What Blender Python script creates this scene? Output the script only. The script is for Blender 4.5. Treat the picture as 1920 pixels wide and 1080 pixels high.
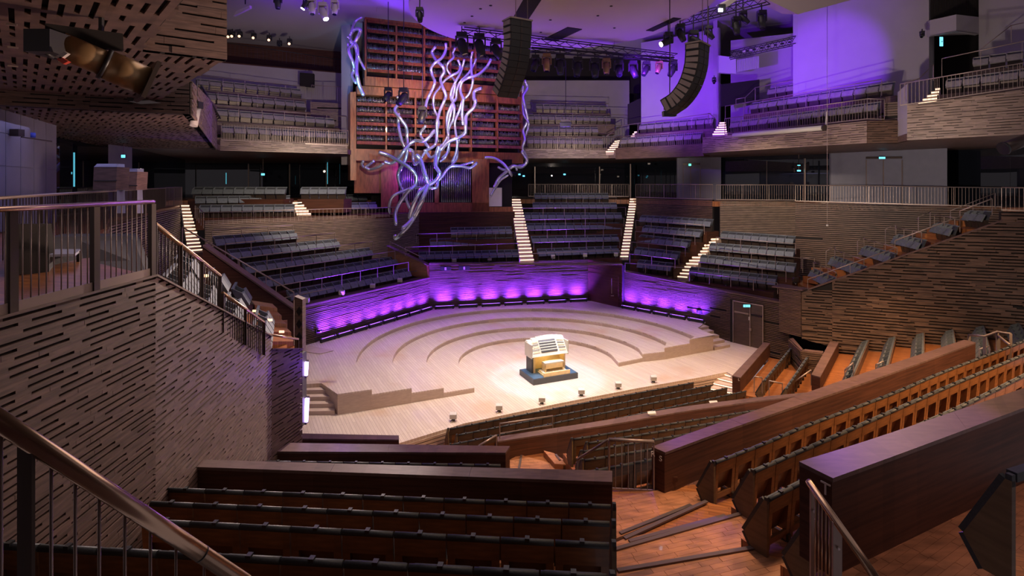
import bpy, math, random
from mathutils import Vector as V, Matrix
S = bpy.context.scene
for o in list(bpy.data.objects): bpy.data.objects.remove(o)
COL = S.collection
PI = math.pi
R = random.Random(7)
# ------------------------------------------------------------------ camera
F, CX, HZ, CZ = 1020.0, 960.0, 348.0, 9.5
cam = bpy.data.cameras.new('camera'); cam.sensor_width = 36; cam.lens = F/1920*36; cam.shift_y = -(540-HZ)/1920
cam.clip_start = .05; cam.clip_end = 300
camo = bpy.data.objects.new('camera', cam); COL.objects.link(camo)
camo.location = (0, 0, CZ); camo.rotation_euler = (PI/2, 0, 0); S.camera = camo
S.view_settings.view_transform = 'Standard'; S.view_settings.look = 'None'; S.view_settings.gamma = 1
S.view_settings.use_curve_mapping = False; S.view_settings.exposure = 0.75
# ------------------------------------------------------------------ world and lights
w = bpy.data.worlds.new('world'); S.world = w; w.use_nodes = True
w.node_tree.nodes['Background'].inputs[0].default_value = (.52, .45, .50, 1)
w.node_tree.nodes['Background'].inputs[1].default_value = .30
def light(kind, loc, target, power, col, size=1.0, size_y=None, spot=60, blend=.5):
    l = bpy.data.lights.new('light', kind); l.energy = power; l.color = col
    if kind == 'AREA':
        l.size = size
        if size_y: l.shape = 'RECTANGLE'; l.size_y = size_y
    elif kind == 'SPOT':
        l.spot_size = math.radians(spot); l.spot_blend = blend; l.shadow_soft_size = size
    else: l.shadow_soft_size = size
    o = bpy.data.objects.new('light', l); COL.objects.link(o); o.location = loc
    d = V(target)-V(loc); o.rotation_euler = d.to_track_quat('-Z', 'Y').to_euler()
    return o
PU = (.20, .02, 1)
# stage wash from the canopy rig
for x, y in ((-4, 26), (1, 31), (7, 29), (0, 23.5), (5, 24)): light('SPOT', (x, y, 17.3), (x, y, 0), 3900, (1, .83, .69), .15, spot=64, blend=.8)
light('SPOT', (1.9, 27.0, 17.5), (1.75, 26.9, 0), 5200, (.26, .56, 1), .1, spot=20, blend=.35)
light('AREA', (2, 20, 21.5), (2, 20, 0), 900, (1, .82, .74), 16)
# violet washes on the ceiling and the upper walls
light('SPOT', (6, 30, 14.5), (19, 44, 22), 7500, PU, .1, spot=75, blend=.8)
light('SPOT', (14, 28, 14.6), (20.8, 36, 17.2), 5200, PU, .1, spot=36, blend=.5)
light('SPOT', (4, 30, 15), (13, 45, 16.5), 8500, PU, .1, spot=32, blend=.6)
light('AREA', (3, 38, 19.3), (3, 38, 23), 550, PU, 6)
light('AREA', (-14, 36, 20), (-14, 40, 23), 120, PU, 5)
light('SPOT', (-7.6, 20, 12), (-5.4, 9.5, 7.8), 90, (.5, .15, 1), .1, spot=30, blend=.9)
light('SPOT', (5, 32, 13.5), (4.3, 12.6, 4.2), 5200, (.32, .06, 1), .1, spot=8, blend=.6)
light('SPOT', (11, 27, 13.5), (5.4, 7.3, 6.2), 9000, (.32, .06, 1), .1, spot=9, blend=.6)
# warm house lights over stalls and banks; spots added to brighten walls, soffit, floors
for x, y, z, p, tx, ty in ((13, 10.5, 11, 3600, 10, 14), (19, 15, 11, 3600, 14.5, 18), (9, 13, 11, 900, 4, 10), (18, 24, 8, 1900, 18, 25), (14, 25, 8, 1500, 13.5, 26), (3, 14.5, 9, 900, 1, 16.5), (8, 15.5, 9, 900, 8, 18)): light('SPOT', (x, y, z), (tx, ty, 2), p, (1, .60, .30), .3, spot=85, blend=.9)
light('SPOT', (-8, 30, 14), (-15, 38, 7), 4200, (1, .82, .62), .2, spot=60, blend=.9)
light('SPOT', (0, 30, 14), (5, 45, 6), 1500, (1, .86, .74), .04, spot=60, blend=.9)
light('SPOT', (8, 28, 14), (18, 39, 6), 5600, (1, .80, .60), .2, spot=50, blend=.9)
light('SPOT', (2, 14, 14), (19.8, 27.6, 3.6), 6000, (1, .74, .52), .3, spot=36, blend=.9)
light('SPOT', (-2.6, 33, 12.5), (-5.6, 10.4, 5.2), 17000, (1, .78, .67), .1, spot=22, blend=.6)  # spot added far off to graze and brighten the slotted wall
light('SPOT', (-1, 20, 12), (-5.6, 11, 5), 900, (1, .76, .68), .1, spot=60, blend=.9)
light('SPOT', (3, 7, 11), (-4, 6, 5), 140, (1, .72, .58), .3, spot=80, blend=.9)
light('AREA', (-12, 14, 11.3), (-12, 14, 8), 60, (.5, .46, 1), 6)
light('SPOT', (1.5, 11, 8.6), (-8, 9, 12), 1700, (1, .70, .56), .3, spot=62, blend=.9)  # upward spot added to brighten the slotted soffit
light('SPOT', (-8, 16, 9.5), (-16, 24, 11.8), 350, (1, .66, .6), .3, spot=110, blend=.9)
light('SPOT', (8, 3.2, 11), (8, 6, 5), 260, (1, .6, .5), .3, spot=90, blend=.9)  # weak spot added to lift the dull floor below the T parapet
light('SPOT', (4.5, 9.5, 11), (3.2, 9.6, 3.6), 900, (1, .66, .42), .3, spot=42, blend=.9)  # spot added to brighten the aisle floor
# organ
light('SPOT', (-4, 34, 15), (-6, 44, 16), 2600, (1, .66, .42), .2, spot=70, blend=.9)
light('SPOT', (-12.4, 37, 14), (-11.6, 42.5, 18), 900, (.15, .55, 1), .05, spot=50, blend=.9)
light('SPOT', (-3, 33, 9), (-6, 41, 13), 1500, (.42, .68, 1), .1, spot=60, blend=.8)
light('SPOT', (-6, 36, 17), (-5, 42, 18), 500, (.40, .05, 1), .1, spot=80, blend=.8)
light('POINT', (-8.5, 43.5, 10.5), (0, 0, 0), 260, PU, .03)
# balconies
light('SPOT', (-8, 30, 12), (-16, 42, 14.5), 2200, (1, .82, .66), .2, spot=70, blend=.9)
light('SPOT', (6, 34, 11), (8, 48, 14.5), 2400, (1, .82, .70), .04, spot=70, blend=.9)
light('SPOT', (12, 22, 9), (21, 32, 13), 2200, (1, .82, .70), .2, spot=75, blend=.9)
light('POINT', (1.85, 26.95, 1.13), (0, 0, 0), 22, (1, .72, .3), .03)
light('POINT', (-4.8, 15.4, 4.4), (0, 0, 0), 25, PU, .03)

# ------------------------------------------------------------------ pixel -> place helpers (real distances)
def Z(px, py, z):
    Y = F*(CZ-z)/(py-HZ); return V(((px-CX)/F*Y, Y, z))
def D(px, py, Y): return V(((px-CX)/F*Y, Y, CZ-(py-HZ)*Y/F))
def onl(px, A, B):            # xy where the column px meets the line A-B
    a = (px-CX)/F; dx, dy = B[0]-A[0], B[1]-A[1]
    t = (a*A[1]-A[0])/(dx-a*dy); return V((A[0]+dx*t, A[1]+dy*t, 0))
def W(px, py, A, B):          # point of the vertical plane through A-B
    p = onl(px, A, B); return V((p.x, p.y, CZ-(py-HZ)*p.y/F))
# ------------------------------------------------------------------ materials
def nd(nt, t, **k):
    n = nt.nodes.new(t)
    for a, b in k.items(): setattr(n, a, b)
    return n
def mat(name, col, rough=.6, metal=0, noise=0, nscale=3, stretch=(1, 1, 1), emit=None, estr=0, bump=0, spec=.5, col2=None, coat=0, vary=.14):
    m = bpy.data.materials.new(name); m.use_nodes = True; nt = m.node_tree; b = nt.nodes['Principled BSDF']
    b.inputs['Roughness'].default_value = rough; b.inputs['Metallic'].default_value = metal
    b.inputs['Specular IOR Level'].default_value = spec; b.inputs['Coat Weight'].default_value = coat
    b.inputs['Base Color'].default_value = (*col, 1)
    if noise or bump or col2:
        tc = nd(nt, 'ShaderNodeTexCoord'); mp = nd(nt, 'ShaderNodeMapping'); mp.inputs['Scale'].default_value = stretch
        nz = nd(nt, 'ShaderNodeTexNoise'); nz.inputs['Scale'].default_value = nscale; nz.inputs['Detail'].default_value = 5
        nt.links.new(tc.outputs['Object'], mp.inputs[0]); nt.links.new(mp.outputs[0], nz.inputs['Vector'])
        mx = nd(nt, 'ShaderNodeMix', data_type='RGBA')
        c2 = col2 or tuple(c*(1-noise) for c in col)
        rp = nd(nt, 'ShaderNodeMapRange'); rp.inputs[1].default_value = .35; rp.inputs[2].default_value = .65
        nt.links.new(nz.outputs['Fac'], rp.inputs[0]); nt.links.new(rp.outputs[0], mx.inputs[0])
        oi = nd(nt, 'ShaderNodeNewGeometry'); hv = nd(nt, 'ShaderNodeHueSaturation')
        mr = nd(nt, 'ShaderNodeMapRange'); mr.inputs[3].default_value = 1-vary; mr.inputs[4].default_value = 1+vary
        nt.links.new(oi.outputs['Random Per Island'], mr.inputs[0]); nt.links.new(mr.outputs[0], hv.inputs['Value'])
        mx.inputs[6].default_value = (*col, 1); mx.inputs[7].default_value = (*c2, 1)
        nt.links.new(mx.outputs[2], hv.inputs['Color']); nt.links.new(hv.outputs[0], b.inputs['Base Color'])
        if bump:
            bp = nd(nt, 'ShaderNodeBump'); bp.inputs['Strength'].default_value = bump; bp.inputs['Distance'].default_value = .02
            nt.links.new(nz.outputs['Fac'], bp.inputs['Height']); nt.links.new(bp.outputs[0], b.inputs['Normal'])
    if emit:
        b.inputs['Emission Color'].default_value = (*emit, 1); b.inputs['Emission Strength'].default_value = estr
    return m
def boards(name, c1, c2, c3, bw, bh, rot=0, rough=.4, mortar=(.1, .05, .02), ms=.004, coat=0, blotch=None):
    """wood floor of staves: brick texture colours only, grain on top"""
    m = bpy.data.materials.new(name); m.use_nodes = True; nt = m.node_tree; b = nt.nodes['Principled BSDF']
    tc = nd(nt, 'ShaderNodeTexCoord'); mp = nd(nt, 'ShaderNodeMapping'); mp.inputs['Rotation'].default_value[2] = rot
    br = nd(nt, 'ShaderNodeTexBrick'); br.offset = .37; br.inputs['Scale'].default_value = 1
    br.inputs['Brick Width'].default_value = bw; br.inputs['Row Height'].default_value = bh
    br.inputs['Mortar Size'].default_value = ms; br.inputs['Color1'].default_value = (*c1, 1); br.inputs['Color2'].default_value = (*c2, 1)
    br.inputs['Mortar'].default_value = (*mortar, 1)
    mp2 = nd(nt, 'ShaderNodeMapping'); mp2.inputs['Scale'].default_value = (.5, 9, 1)
    nz = nd(nt, 'ShaderNodeTexNoise'); nz.inputs['Scale'].default_value = 2.2; nz.inputs['Detail'].default_value = 6
    mx = nd(nt, 'ShaderNodeMix', data_type='RGBA'); mx.inputs[7].default_value = (*c3, 1)
    rp = nd(nt, 'ShaderNodeMapRange'); rp.inputs[1].default_value = .4; rp.inputs[2].default_value = .75; rp.inputs[4].default_value = .6
    L = nt.links.new
    L(tc.outputs['Object'], mp.inputs[0]); L(mp.outputs[0], br.inputs[0]); L(mp.outputs[0], mp2.inputs[0]); L(mp2.outputs[0], nz.inputs['Vector'])
    L(nz.outputs['Fac'], rp.inputs[0]); L(rp.outputs[0], mx.inputs[0]); L(br.outputs['Color'], mx.inputs[6])
    out = mx.outputs[2]
    if blotch:
        n2 = nd(nt, 'ShaderNodeTexNoise'); n2.inputs['Scale'].default_value = .45; n2.inputs['Detail'].default_value = 3
        L(mp.outputs[0], n2.inputs['Vector']); r2 = nd(nt, 'ShaderNodeMapRange'); r2.inputs[1].default_value = .56; r2.inputs[2].default_value = .72; r2.inputs[4].default_value = .55
        m2 = nd(nt, 'ShaderNodeMix', data_type='RGBA'); m2.inputs[7].default_value = (*blotch, 1)
        L(n2.outputs['Fac'], r2.inputs[0]); L(r2.outputs[0], m2.inputs[0]); L(out, m2.inputs[6]); out = m2.outputs[2]
    L(out, b.inputs['Base Color'])
    b.inputs['Roughness'].default_value = rough; b.inputs['Coat Weight'].default_value = coat
    return m
M = {}
M['wall'] = mat('brown_stained_board', (.150, .088, .068), .55, noise=.45, nscale=2, stretch=(1.5, 1.5, 14))
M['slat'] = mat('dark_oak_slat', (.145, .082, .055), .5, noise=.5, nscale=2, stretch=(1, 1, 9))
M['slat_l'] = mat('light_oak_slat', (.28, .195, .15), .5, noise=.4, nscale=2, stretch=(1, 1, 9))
M['void'] = mat('black_void', (.012, .008, .007), .9)  # near-black stands in for unlit depth behind slats, in slots and doorways
M['par'] = mat('dark_veneer', (.085, .030, .016), .62, noise=.45, nscale=1.6, stretch=(.5, .5, 12), spec=.25)
M['cap'] = mat('parapet_top_veneer', (.135, .078, .066), .5, noise=.3, nscale=2, stretch=(2, 8, 2), spec=.35)
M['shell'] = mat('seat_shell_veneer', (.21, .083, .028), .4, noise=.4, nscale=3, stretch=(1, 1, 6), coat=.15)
M['pocket'] = mat('seat_shell_pocket', (.15, .06, .022), .45, noise=.3, nscale=3)
M['roll'] = mat('black_ribbed_padding', (.030, .032, .034), .6, noise=.3, nscale=60, stretch=(1, 1, 1), bump=.15, vary=0)
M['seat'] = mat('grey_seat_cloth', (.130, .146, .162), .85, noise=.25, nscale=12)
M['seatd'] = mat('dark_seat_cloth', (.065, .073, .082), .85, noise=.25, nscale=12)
M['seatb'] = mat('beige_seat_shell', (.27, .245, .22), .6, noise=.2, nscale=8)
M['leafd'] = mat('dark_oak_door', (.085, .050, .034), .5, noise=.35, nscale=2, stretch=(1, 1, 8))
M['black'] = mat('black_metal', (.018, .017, .018), .45)
M['array'] = mat('line_array_paint', (.020, .017, .016), .5)
M['steel'] = mat('bronzed_steel', (.31, .235, .20), .38, metal=.45)
M['epan'] = mat('olive_end_panel', (.17, .105, .055), .5, noise=.3, nscale=2, stretch=(1, 1, 6), spec=.3)
M['post'] = mat('dark_bronze_post', (.06, .042, .034), .4, metal=.5)
M['brass'] = mat('brushed_bronze_handrail', (.50, .33, .22), .25, metal=.9)
M['grey'] = mat('grey_wall_panel', (.20, .20, .25), .7, noise=.08, nscale=2)
M['plaster'] = mat('pale_grey_plaster', (.32, .285, .30), .85, noise=.05, nscale=1)
M['canopy'] = mat('beige_canopy_board', (.45, .36, .34), .8)
M['ceil'] = mat('ceiling_board', (.42, .38, .42), .85)
M['glass'] = mat('dark_foyer_glass', (.010, .012, .018), .0, spec=.6)
M['organ'] = mat('cherry_organ_case', (.36, .105, .035), .4, noise=.45, nscale=2, stretch=(4, 4, .7), coat=.2)
M['pipe'] = mat('tin_organ_pipe', (.45, .45, .48), .3, metal=.9)
M['tube'] = mat('polished_tube', (.74, .80, .90), .26, metal=.8, coat=.4)
M['stage'] = boards('pale_stage_boards', (.66, .55, .46), (.58, .47, .39), (.45, .34, .28), 3.0, .13, rot=-math.radians(117), rough=.38, mortar=(.30, .21, .16), ms=.006, blotch=(.50, .30, .17))
M['riser'] = mat('pale_riser_fascia', (.52, .39, .31), .5, noise=.15, nscale=2, stretch=(2, 2, 14))
M['parq'] = mat('merbau_stave', (.44, .185, .085), .42, noise=.45, nscale=1.2, stretch=(2, 6, 2), coat=.08, vary=.42)
M['floor'] = boards('merbau_floor', (.40, .15, .05), (.26, .09, .035), (.16, .055, .02), .55, .09, rot=.3, rough=.3, mortar=(.07, .03, .012), coat=.1)
M['nose'] = mat('grooved_nosing', (.14, .10, .09), .4, metal=.4)
M['step'] = mat('lit_step_tread', (.55, .40, .31), .5)
M['led'] = mat('step_led', (1, .8, .6), .5, emit=(1, .66, .42), estr=1.15)
M['uv'] = mat('violet_led_strip', (.3, .1, 1), .5, emit=(.35, .12, 1), estr=1.6)
M['uvw'] = mat('violet_white_led', (.8, .6, 1), .5, emit=(.55, .35, 1), estr=4)
M['exit'] = mat('exit_sign_glow', (.1, .6, .8), .5, emit=(.12, .62, .85), estr=1.6)
M['cyan'] = mat('cyan_light_line', (.1, .5, .6), .5, emit=(.08, .42, .55), estr=.55)
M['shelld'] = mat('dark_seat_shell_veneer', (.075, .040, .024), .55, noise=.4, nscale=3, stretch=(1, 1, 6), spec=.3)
M['exitg'] = mat('exit_green_glow', (.1, .7, .3), .5, emit=(.1, .8, .42), estr=1.8)
M['lens'] = mat('lamp_lens', (1, 1, 1), .3, emit=(.85, .85, 1), estr=14)
M['lensw'] = mat('warm_lamp_lens', (1, .8, .6), .3, emit=(1, .55, .3), estr=1.3)
M['white'] = mat('white_lacquer', (.66, .61, .52), .4, noise=.05)
M['cream'] = mat('cream_wood', (.80, .58, .28), .4, noise=.1, nscale=6)
M['plat'] = mat('console_plinth', (.07, .07, .075), .5)
M['platb'] = mat('console_plinth_top', (.05, .10, .16), .45)
M['whitebox'] = mat('pale_plastic', (.50, .46, .41), .5)
M['red'] = mat('red_plastic', (.55, .06, .03), .5)
M['letter'] = mat('inlaid_metal_letter', (.62, .55, .50), .4, metal=.2)
M['tan'] = mat('brass_painted_tube', (.36, .22, .10), .35, metal=.5)
M['blue'] = mat('blue_cloth', (.05, .08, .45), .8)
# ------------------------------------------------------------------ mesh collector
def clip(poly, a, b):         # keep the left side of a->b
    out = []; n = len(poly)
    def s(p): return (b[0]-a[0])*(p[1]-a[1])-(b[1]-a[1])*(p[0]-a[0])
    for i in range(n):
        p, q = poly[i], poly[(i+1) % n]; sp, sq = s(p), s(q)
        if sp >= 0: out.append(p)
        if (sp > 0 and sq < 0) or (sp < 0 and sq > 0):
            t = sp/(sp-sq); out.append((p[0]+(q[0]-p[0])*t, p[1]+(q[1]-p[1])*t))
    return out
def area(p): return .5*sum(p[i][0]*p[(i+1) % len(p)][1]-p[(i+1) % len(p)][0]*p[i][1] for i in range(len(p)))
def ccw(p): return list(p) if area(p) > 0 else list(reversed(p))
def clipc(poly, conv):
    for i in range(len(conv)):
        poly = clip(poly, conv[i], conv[(i+1) % len(conv)])
        if len(poly) < 3: return []
    return poly
class MB:
    def __init__(s): s.v = []; s.f = []; s.sm = []
    def face(s, pts, smooth=False):
        n = len(s.v); s.v += [V(p) for p in pts]; s.f.append(tuple(range(n, n+len(pts)))); s.sm.append(smooth); return s
    def prism(s, base, ext):  # planar polygon (3D points) extruded by vector
        n = len(s.v); k = len(base); e = V(ext); base = [V(p) for p in base]
        s.v += base+[p+e for p in base]
        nr = V((0, 0, 0))
        for i in range(k): nr += base[i].cross(base[(i+1) % k])
        fl = nr.dot(e) > 0
        lo = tuple(range(n, n+k)); hi = tuple(range(n+k, n+2*k))
        s.f.append(lo[::-1] if fl else lo); s.f.append(hi if fl else hi[::-1])
        for i in range(k):
            j = (i+1) % k; q = (n+i, n+j, n+k+j, n+k+i); s.f.append(q if fl else q[::-1])
        s.sm += [False]*(k+2); return s
    def box(s, c, size, rz=0, M4=None):
        hx, hy, hz = size[0]/2, size[1]/2, size[2]/2
        pts = [V((x, y, -hz)) for x, y in ((-hx, -hy), (hx, -hy), (hx, hy), (-hx, hy))]
        m = M4 or (Matrix.Translation(V(c)) @ Matrix.Rotation(rz, 4, 'Z'))
        if M4 is not None: pts = [p+V(c) for p in pts]
        return s.prism([m @ p for p in pts], m.to_3x3() @ V((0, 0, size[2])))
    def bar(s, a, b, w_, h_, up=(0, 0, 1)):  # box beam from a to b
        a, b = V(a), V(b); d = (b-a); L = d.length
        if L < 1e-6: return s
        d /= L; u = V(up); sd = d.cross(u)
        if sd.length < 1e-4: sd = d.cross(V((0, 1, 0)))
        sd.normalize(); u = sd.cross(d)
        return s.prism([a+sd*w_/2+u*h_/2, a-sd*w_/2+u*h_/2, a-sd*w_/2-u*h_/2, a+sd*w_/2-u*h_/2], b-a)
    def tube(s, path, r, n=8, cap=True):
        P = [V(p) for p in path]; rings = []; rr = r if isinstance(r, (list, tuple)) else [r]*len(P)
        ref = None
        for i, p in enumerate(P):
            d = (P[min(i+1, len(P)-1)]-P[max(i-1, 0)]).normalized()
            if ref is None: ref = d.orthogonal().normalized()
            ref = (ref-d*ref.dot(d)).normalized(); q = d.cross(ref)
            n0 = len(s.v)
            for k in range(n):
                a = 2*PI*k/n; s.v.append(p+ref*math.cos(a)*rr[i]+q*math.sin(a)*rr[i])
            rings.append(n0)
        for i in range(len(P)-1):
            for k in range(n):
                k2 = (k+1) % n; s.f.append((rings[i]+k, rings[i]+k2, rings[i+1]+k2, rings[i+1]+k)); s.sm.append(True)
        if cap:
            s.f.append(tuple(rings[0]+k for k in range(n))[::-1]); s.f.append(tuple(rings[-1]+k for k in range(n))); s.sm += [False, False]
        return s
    def mesh(s, name, m, off=(0, 0, 0)):
        me = bpy.data.meshes.new(name); o = V(off)
        me.from_pydata([tuple(p-o) for p in s.v], [], s.f); me.materials.append(M[m] if isinstance(m, str) else m)
        me.polygons.foreach_set('use_smooth', s.sm); me.update(); return me
    def build(s, name, m, parent=None, label=None, cat=None, group=None, kind=None):
        if parent is not None:
            q = parent; off = V((0, 0, 0))
            while q is not None: off += q.location; q = q.parent
        else:
            xs = [p.x for p in s.v]; ys = [p.y for p in s.v]; zs = [p.z for p in s.v]
            off = V(((min(xs)+max(xs))/2, (min(ys)+max(ys))/2, min(zs)))
        o = bpy.data.objects.new(name, s.mesh(name, m, off)); COL.objects.link(o)
        if parent is not None: o.parent = parent
        else: o.location = off
        return tag(o, label, cat, group, kind)
def tag(o, label=None, cat=None, group=None, kind=None):
    if label: o['label'] = label
    if cat: o['category'] = cat
    if group: o['group'] = group
    if kind: o['kind'] = kind
    return o
def thing(name, label, cat, loc=(0, 0, 0), group=None, kind=None):
    o = bpy.data.objects.new(name, None); COL.objects.link(o); o.location = loc; o.empty_display_size = .1
    return tag(o, label, cat, group, kind)
ORD = 'first second third fourth fifth sixth seventh eighth ninth tenth eleventh twelfth thirteenth fourteenth fifteenth sixteenth seventeenth eighteenth nineteenth'.split()
def ordn(i):
    if i < 19: return ORD[i]
    t = {2: 'twent', 3: 'thirt', 4: 'fort'}[(i+1)//10]; u = (i+1) % 10
    return t+'ieth' if u == 0 else t+'y-'+ORD[u-1]
def smooth(pts, k=8):
    if len(pts) < 3: return [V(p) for p in pts]
    P = [V(p) for p in pts]; P = [P[0]*2-P[1]]+P+[P[-1]*2-P[-2]]; out = []
    for i in range(1, len(P)-2):
        for j in range(k):
            t = j/k; a, b, c, d = P[i-1:i+3]
            out.append(.5*((2*b)+(c-a)*t+(2*a-5*b+4*c-d)*t*t+(3*b-a-3*c+d)*t**3))
    out.append(P[-2]); return out
def arc(pts, n):              # n equal cells along a polyline -> (centre, tangent), pitch
    P = smooth(pts); L = [0]
    for a, b in zip(P, P[1:]): L.append(L[-1]+(b-a).length)
    def at(s):
        for i in range(len(P)-1):
            if s <= L[i+1] or i == len(P)-2:
                t = (s-L[i])/max(1e-9, L[i+1]-L[i]); return P[i].lerp(P[i+1], t)
    pit = L[-1]/n; out = []
    for i in range(n):
        c = at((i+.5)*pit); tg = (at((i+1)*pit-1e-4)-at(i*pit+1e-4)).normalized(); out.append((c, tg))
    return out, pit
def off2(pts, d):             # shift a polyline sideways in plan (positive = to the left of travel)
    P = [V(p) for p in pts]; out = []
    for i, p in enumerate(P):
        t = P[min(i+1, len(P)-1)]-P[max(i-1, 0)]; t.z = 0; t.normalize(); out.append(p+V((-t.y, t.x, 0))*d)
    return out
def ribbon(mb, A, B, ext):    # quad strip between two polylines, extruded
    for i in range(len(A)-1): mb.prism([A[i], A[i+1], B[i+1], B[i]], ext)
    return mb
# ------------------------------------------------------------------ boards laid in courses with open slots
def coursed(parent, poly3, U, N, pitch, board, thick, m, piece=(.8, 2.2), slot=0.0, slen=(.2, .9), name='plank', singles=0, seed=1, missing=0.0, fill=None, jit=0):
    """poly3: convex outline (3D). Courses run along U; each course is a proud board and the joint above it, closed here and there."""
    rr = random.Random(seed); U = V(U).normalized(); N = V(N).normalized(); Vv = N.cross(U).normalized(); O = V(poly3[0])
    if Vv.z < -.01: Vv = -Vv
    P2 = ccw([((p-O).dot(U), (p-O).dot(Vv)) for p in map(V, poly3)])
    u0, u1 = min(p[0] for p in P2), max(p[0] for p in P2); v0, v1 = min(p[1] for p in P2), max(p[1] for p in P2)
    rest = MB(); made = 0; cand = []
    def put(a, b, c, d, t, one):
        q = clipc([(a, c), (b, c), (b, d), (a, d)], P2)
        if len(q) < 3 or abs(area(q)) < 2e-4: return
        cand.append(([O+U*x+Vv*y for x, y in q], N*t, one))
    v = v0
    while v < v1:
        u = u0-rr.random()*piece[1]
        while u < u1:
            L = rr.uniform(*piece)
            if not missing or rr.random() > missing: put(u, u+L-.006, v, v+board, thick*(1+rr.uniform(-jit, jit)), True)
            u += L
        if slot:
            u = u0-rr.random()
            while u < u1:
                L = rr.uniform(*slen); g = L*slot/(1-slot)*rr.uniform(.6, 1.5)
                put(u, u+g, v+board-.001, v+pitch+.001, thick-.002, False); u += g+L
        v += pitch
    for q, e, one in cand:
        if one and made < singles:
            MB().prism(q, e).build(name, m, parent); made += 1
        else: rest.prism(q, e)
    if rest.f: rest.build(name+'_courses' if singles else 'slats', m, parent, kind='stuff')
def wall(name, poly3, N, thick, m='void', back=None):
    mb = MB().prism(poly3, V(N).normalized()*-thick); return mb.build(name, m, kind='structure')
def slatwall(name, A, B, zb, zt, nrm_to, pitch=.11, board=.075, m='slat', seed=1, missing=.12, backm='void', piece=(1, 3), singles=0, slot=0, slen=(.2, .9), thick=.05, jit=.3):
    """vertical wall from A to B (xy); zb/zt: bottom/top heights at A and B; nrm_to: a point on its visible side"""
    A = V((A[0], A[1], 0)); B = V((B[0], B[1], 0)); U = (B-A).normalized(); N = V((U.y, -U.x, 0))
    if (V((nrm_to[0], nrm_to[1], 0))-A).dot(N) < 0: N = -N
    P = [V((A.x, A.y, zb[0])), V((B.x, B.y, zb[1])), V((B.x, B.y, zt[1])), V((A.x, A.y, zt[0]))]
    o = wall(name, P, N, .2, backm)
    coursed(o, P, U, N, pitch, board, thick, m, piece, slot, slen, 'slat' if not slot else 'plank', singles, seed, missing, jit=jit)
    return o
def cap(poly, z0, h, parent, name='capping', m='cap'):
    return MB().prism([V((p[0], p[1], z0)) for p in poly], (0, 0, h)).build(name, m, parent)
# ------------------------------------------------------------------ railings
def railing(label, top, h, step=1.3, r=.025, bal=None, m='steel', pm='steel', group=None, single_bal=False, lower=0, name='railing', cat='railing', pw=.04, bm=None, kick=0, base=None):
    P = [V(p) for p in top]; t = thing(name, label, cat, (P[0].x, P[0].y, P[0].z-h), group)
    MB().tube(P, r, 8).build('handrail', m, t)
    bb = MB()
    for a, b in zip(P, P[1:]):
        L = (b-a).length; n = max(1, round(L/step)); dr = (b-a)/n
        for i in range(n+(b is P[-1])):
            p = a+dr*i; MB().bar(p-V((0, 0, .01)), p-V((0, 0, h)), pw, .02, up=(b-a)).build('post', pm, t)
        if bal:
            k = max(1, int(L/bal))
            for i in range(1, k):
                p = a+(b-a)*i/k; q = (p-V((0, 0, h-lower)), p-V((0, 0, .01)))
                if single_bal: MB().tube(q, .008, 6).build('baluster', bm or pm, t)
                else: bb.bar(q[0], q[1], .014, .014, up=(b-a))
        if lower or kick: MB().bar(a-V((0, 0, h-max(lower, kick/2))), b-V((0, 0, h-max(lower, kick/2))), .025, max(kick, .02)).build('bottom_rail', pm, t)
    if bb.f: bb.build('balusters', bm or pm, t, kind='stuff')
    return t
# ================================================================== STAGE
UP = V((0, 0, 1))
def pslab(name, pts, ext, m, **k): return MB().prism(pts, ext).build(name, m, **k)
def xy(p, z): return V((p[0], p[1], z))
T4 = .86
# stage wall base lines (plan)
LW0, LW1 = Z(545, 655, T4), Z(805, 578, T4)
BW0, BW1 = Z(805, 578, T4), Z(1103, 562.5, T4)
BW2 = Z(1167, 577, T4)
RW0, RW1 = Z(1167, 575, T4), Z(1332, 605.5, T4)
DW1 = V((15.55, 30.5, 0))
DW0 = V((12.35, 34.35, 0))
SE = [Z(600, 866, 0), Z(745, 832, 0), Z(870, 794, 0), Z(1050, 756, 0), Z(1200, 727, 0), Z(1310, 708, 0), Z(1363, 697.5, 0), Z(1374, 704, 0)]
stage_poly = [xy(p, 0) for p in SE]+[xy(onl(1432, DW0, DW1), 0)+V((-.25, -.3, 0)), xy(onl(1432, DW0, DW1), 0), xy(DW0, 0), xy(RW0, 0)+V((0, 4, 0)), xy(LW1, 0)+V((0, 1, 0)), xy(LW0, 0)+V((-3, 0, 0)), V((-9, 16.5, 0))]
floor = MB(); floor.prism(stage_poly, (0, 0, -.12)); floor = floor.build('floor', 'stage', kind='structure')
# horizontal boards of the stage front
fas = MB()
for a, b in zip(SE, SE[1:]): fas.prism([a+V((0, .06, -.12)), b+V((0, .06, -.12)), b+V((0, .06, -1.3)), a+V((0, .06, -1.3))], (0, .3, 0))
fo = fas.build('stage_front', 'void', kind='structure')
for k in range(7):
    for a, b in zip(SE, SE[1:]):
        MB().bar(a+V((0, 0, -.17-k*.135)), b+V((0, 0, -.17-k*.135)), .05, .095).build('board', 'riser', fo)
# tiers: concentric horseshoe podiums
CC = V((1.36, 29.0, 0)); RAD = [9.3, 7.55, 5.85, 4.2]; TH = [.86, .645, .43, .215]
def zpt(px, py, z): p = Z(px, py, z); return (p.x, p.y)
cutL = [(633, 739), (697, 729), (772, 727), (832, 727), (889.5, 726.5)]
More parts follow.
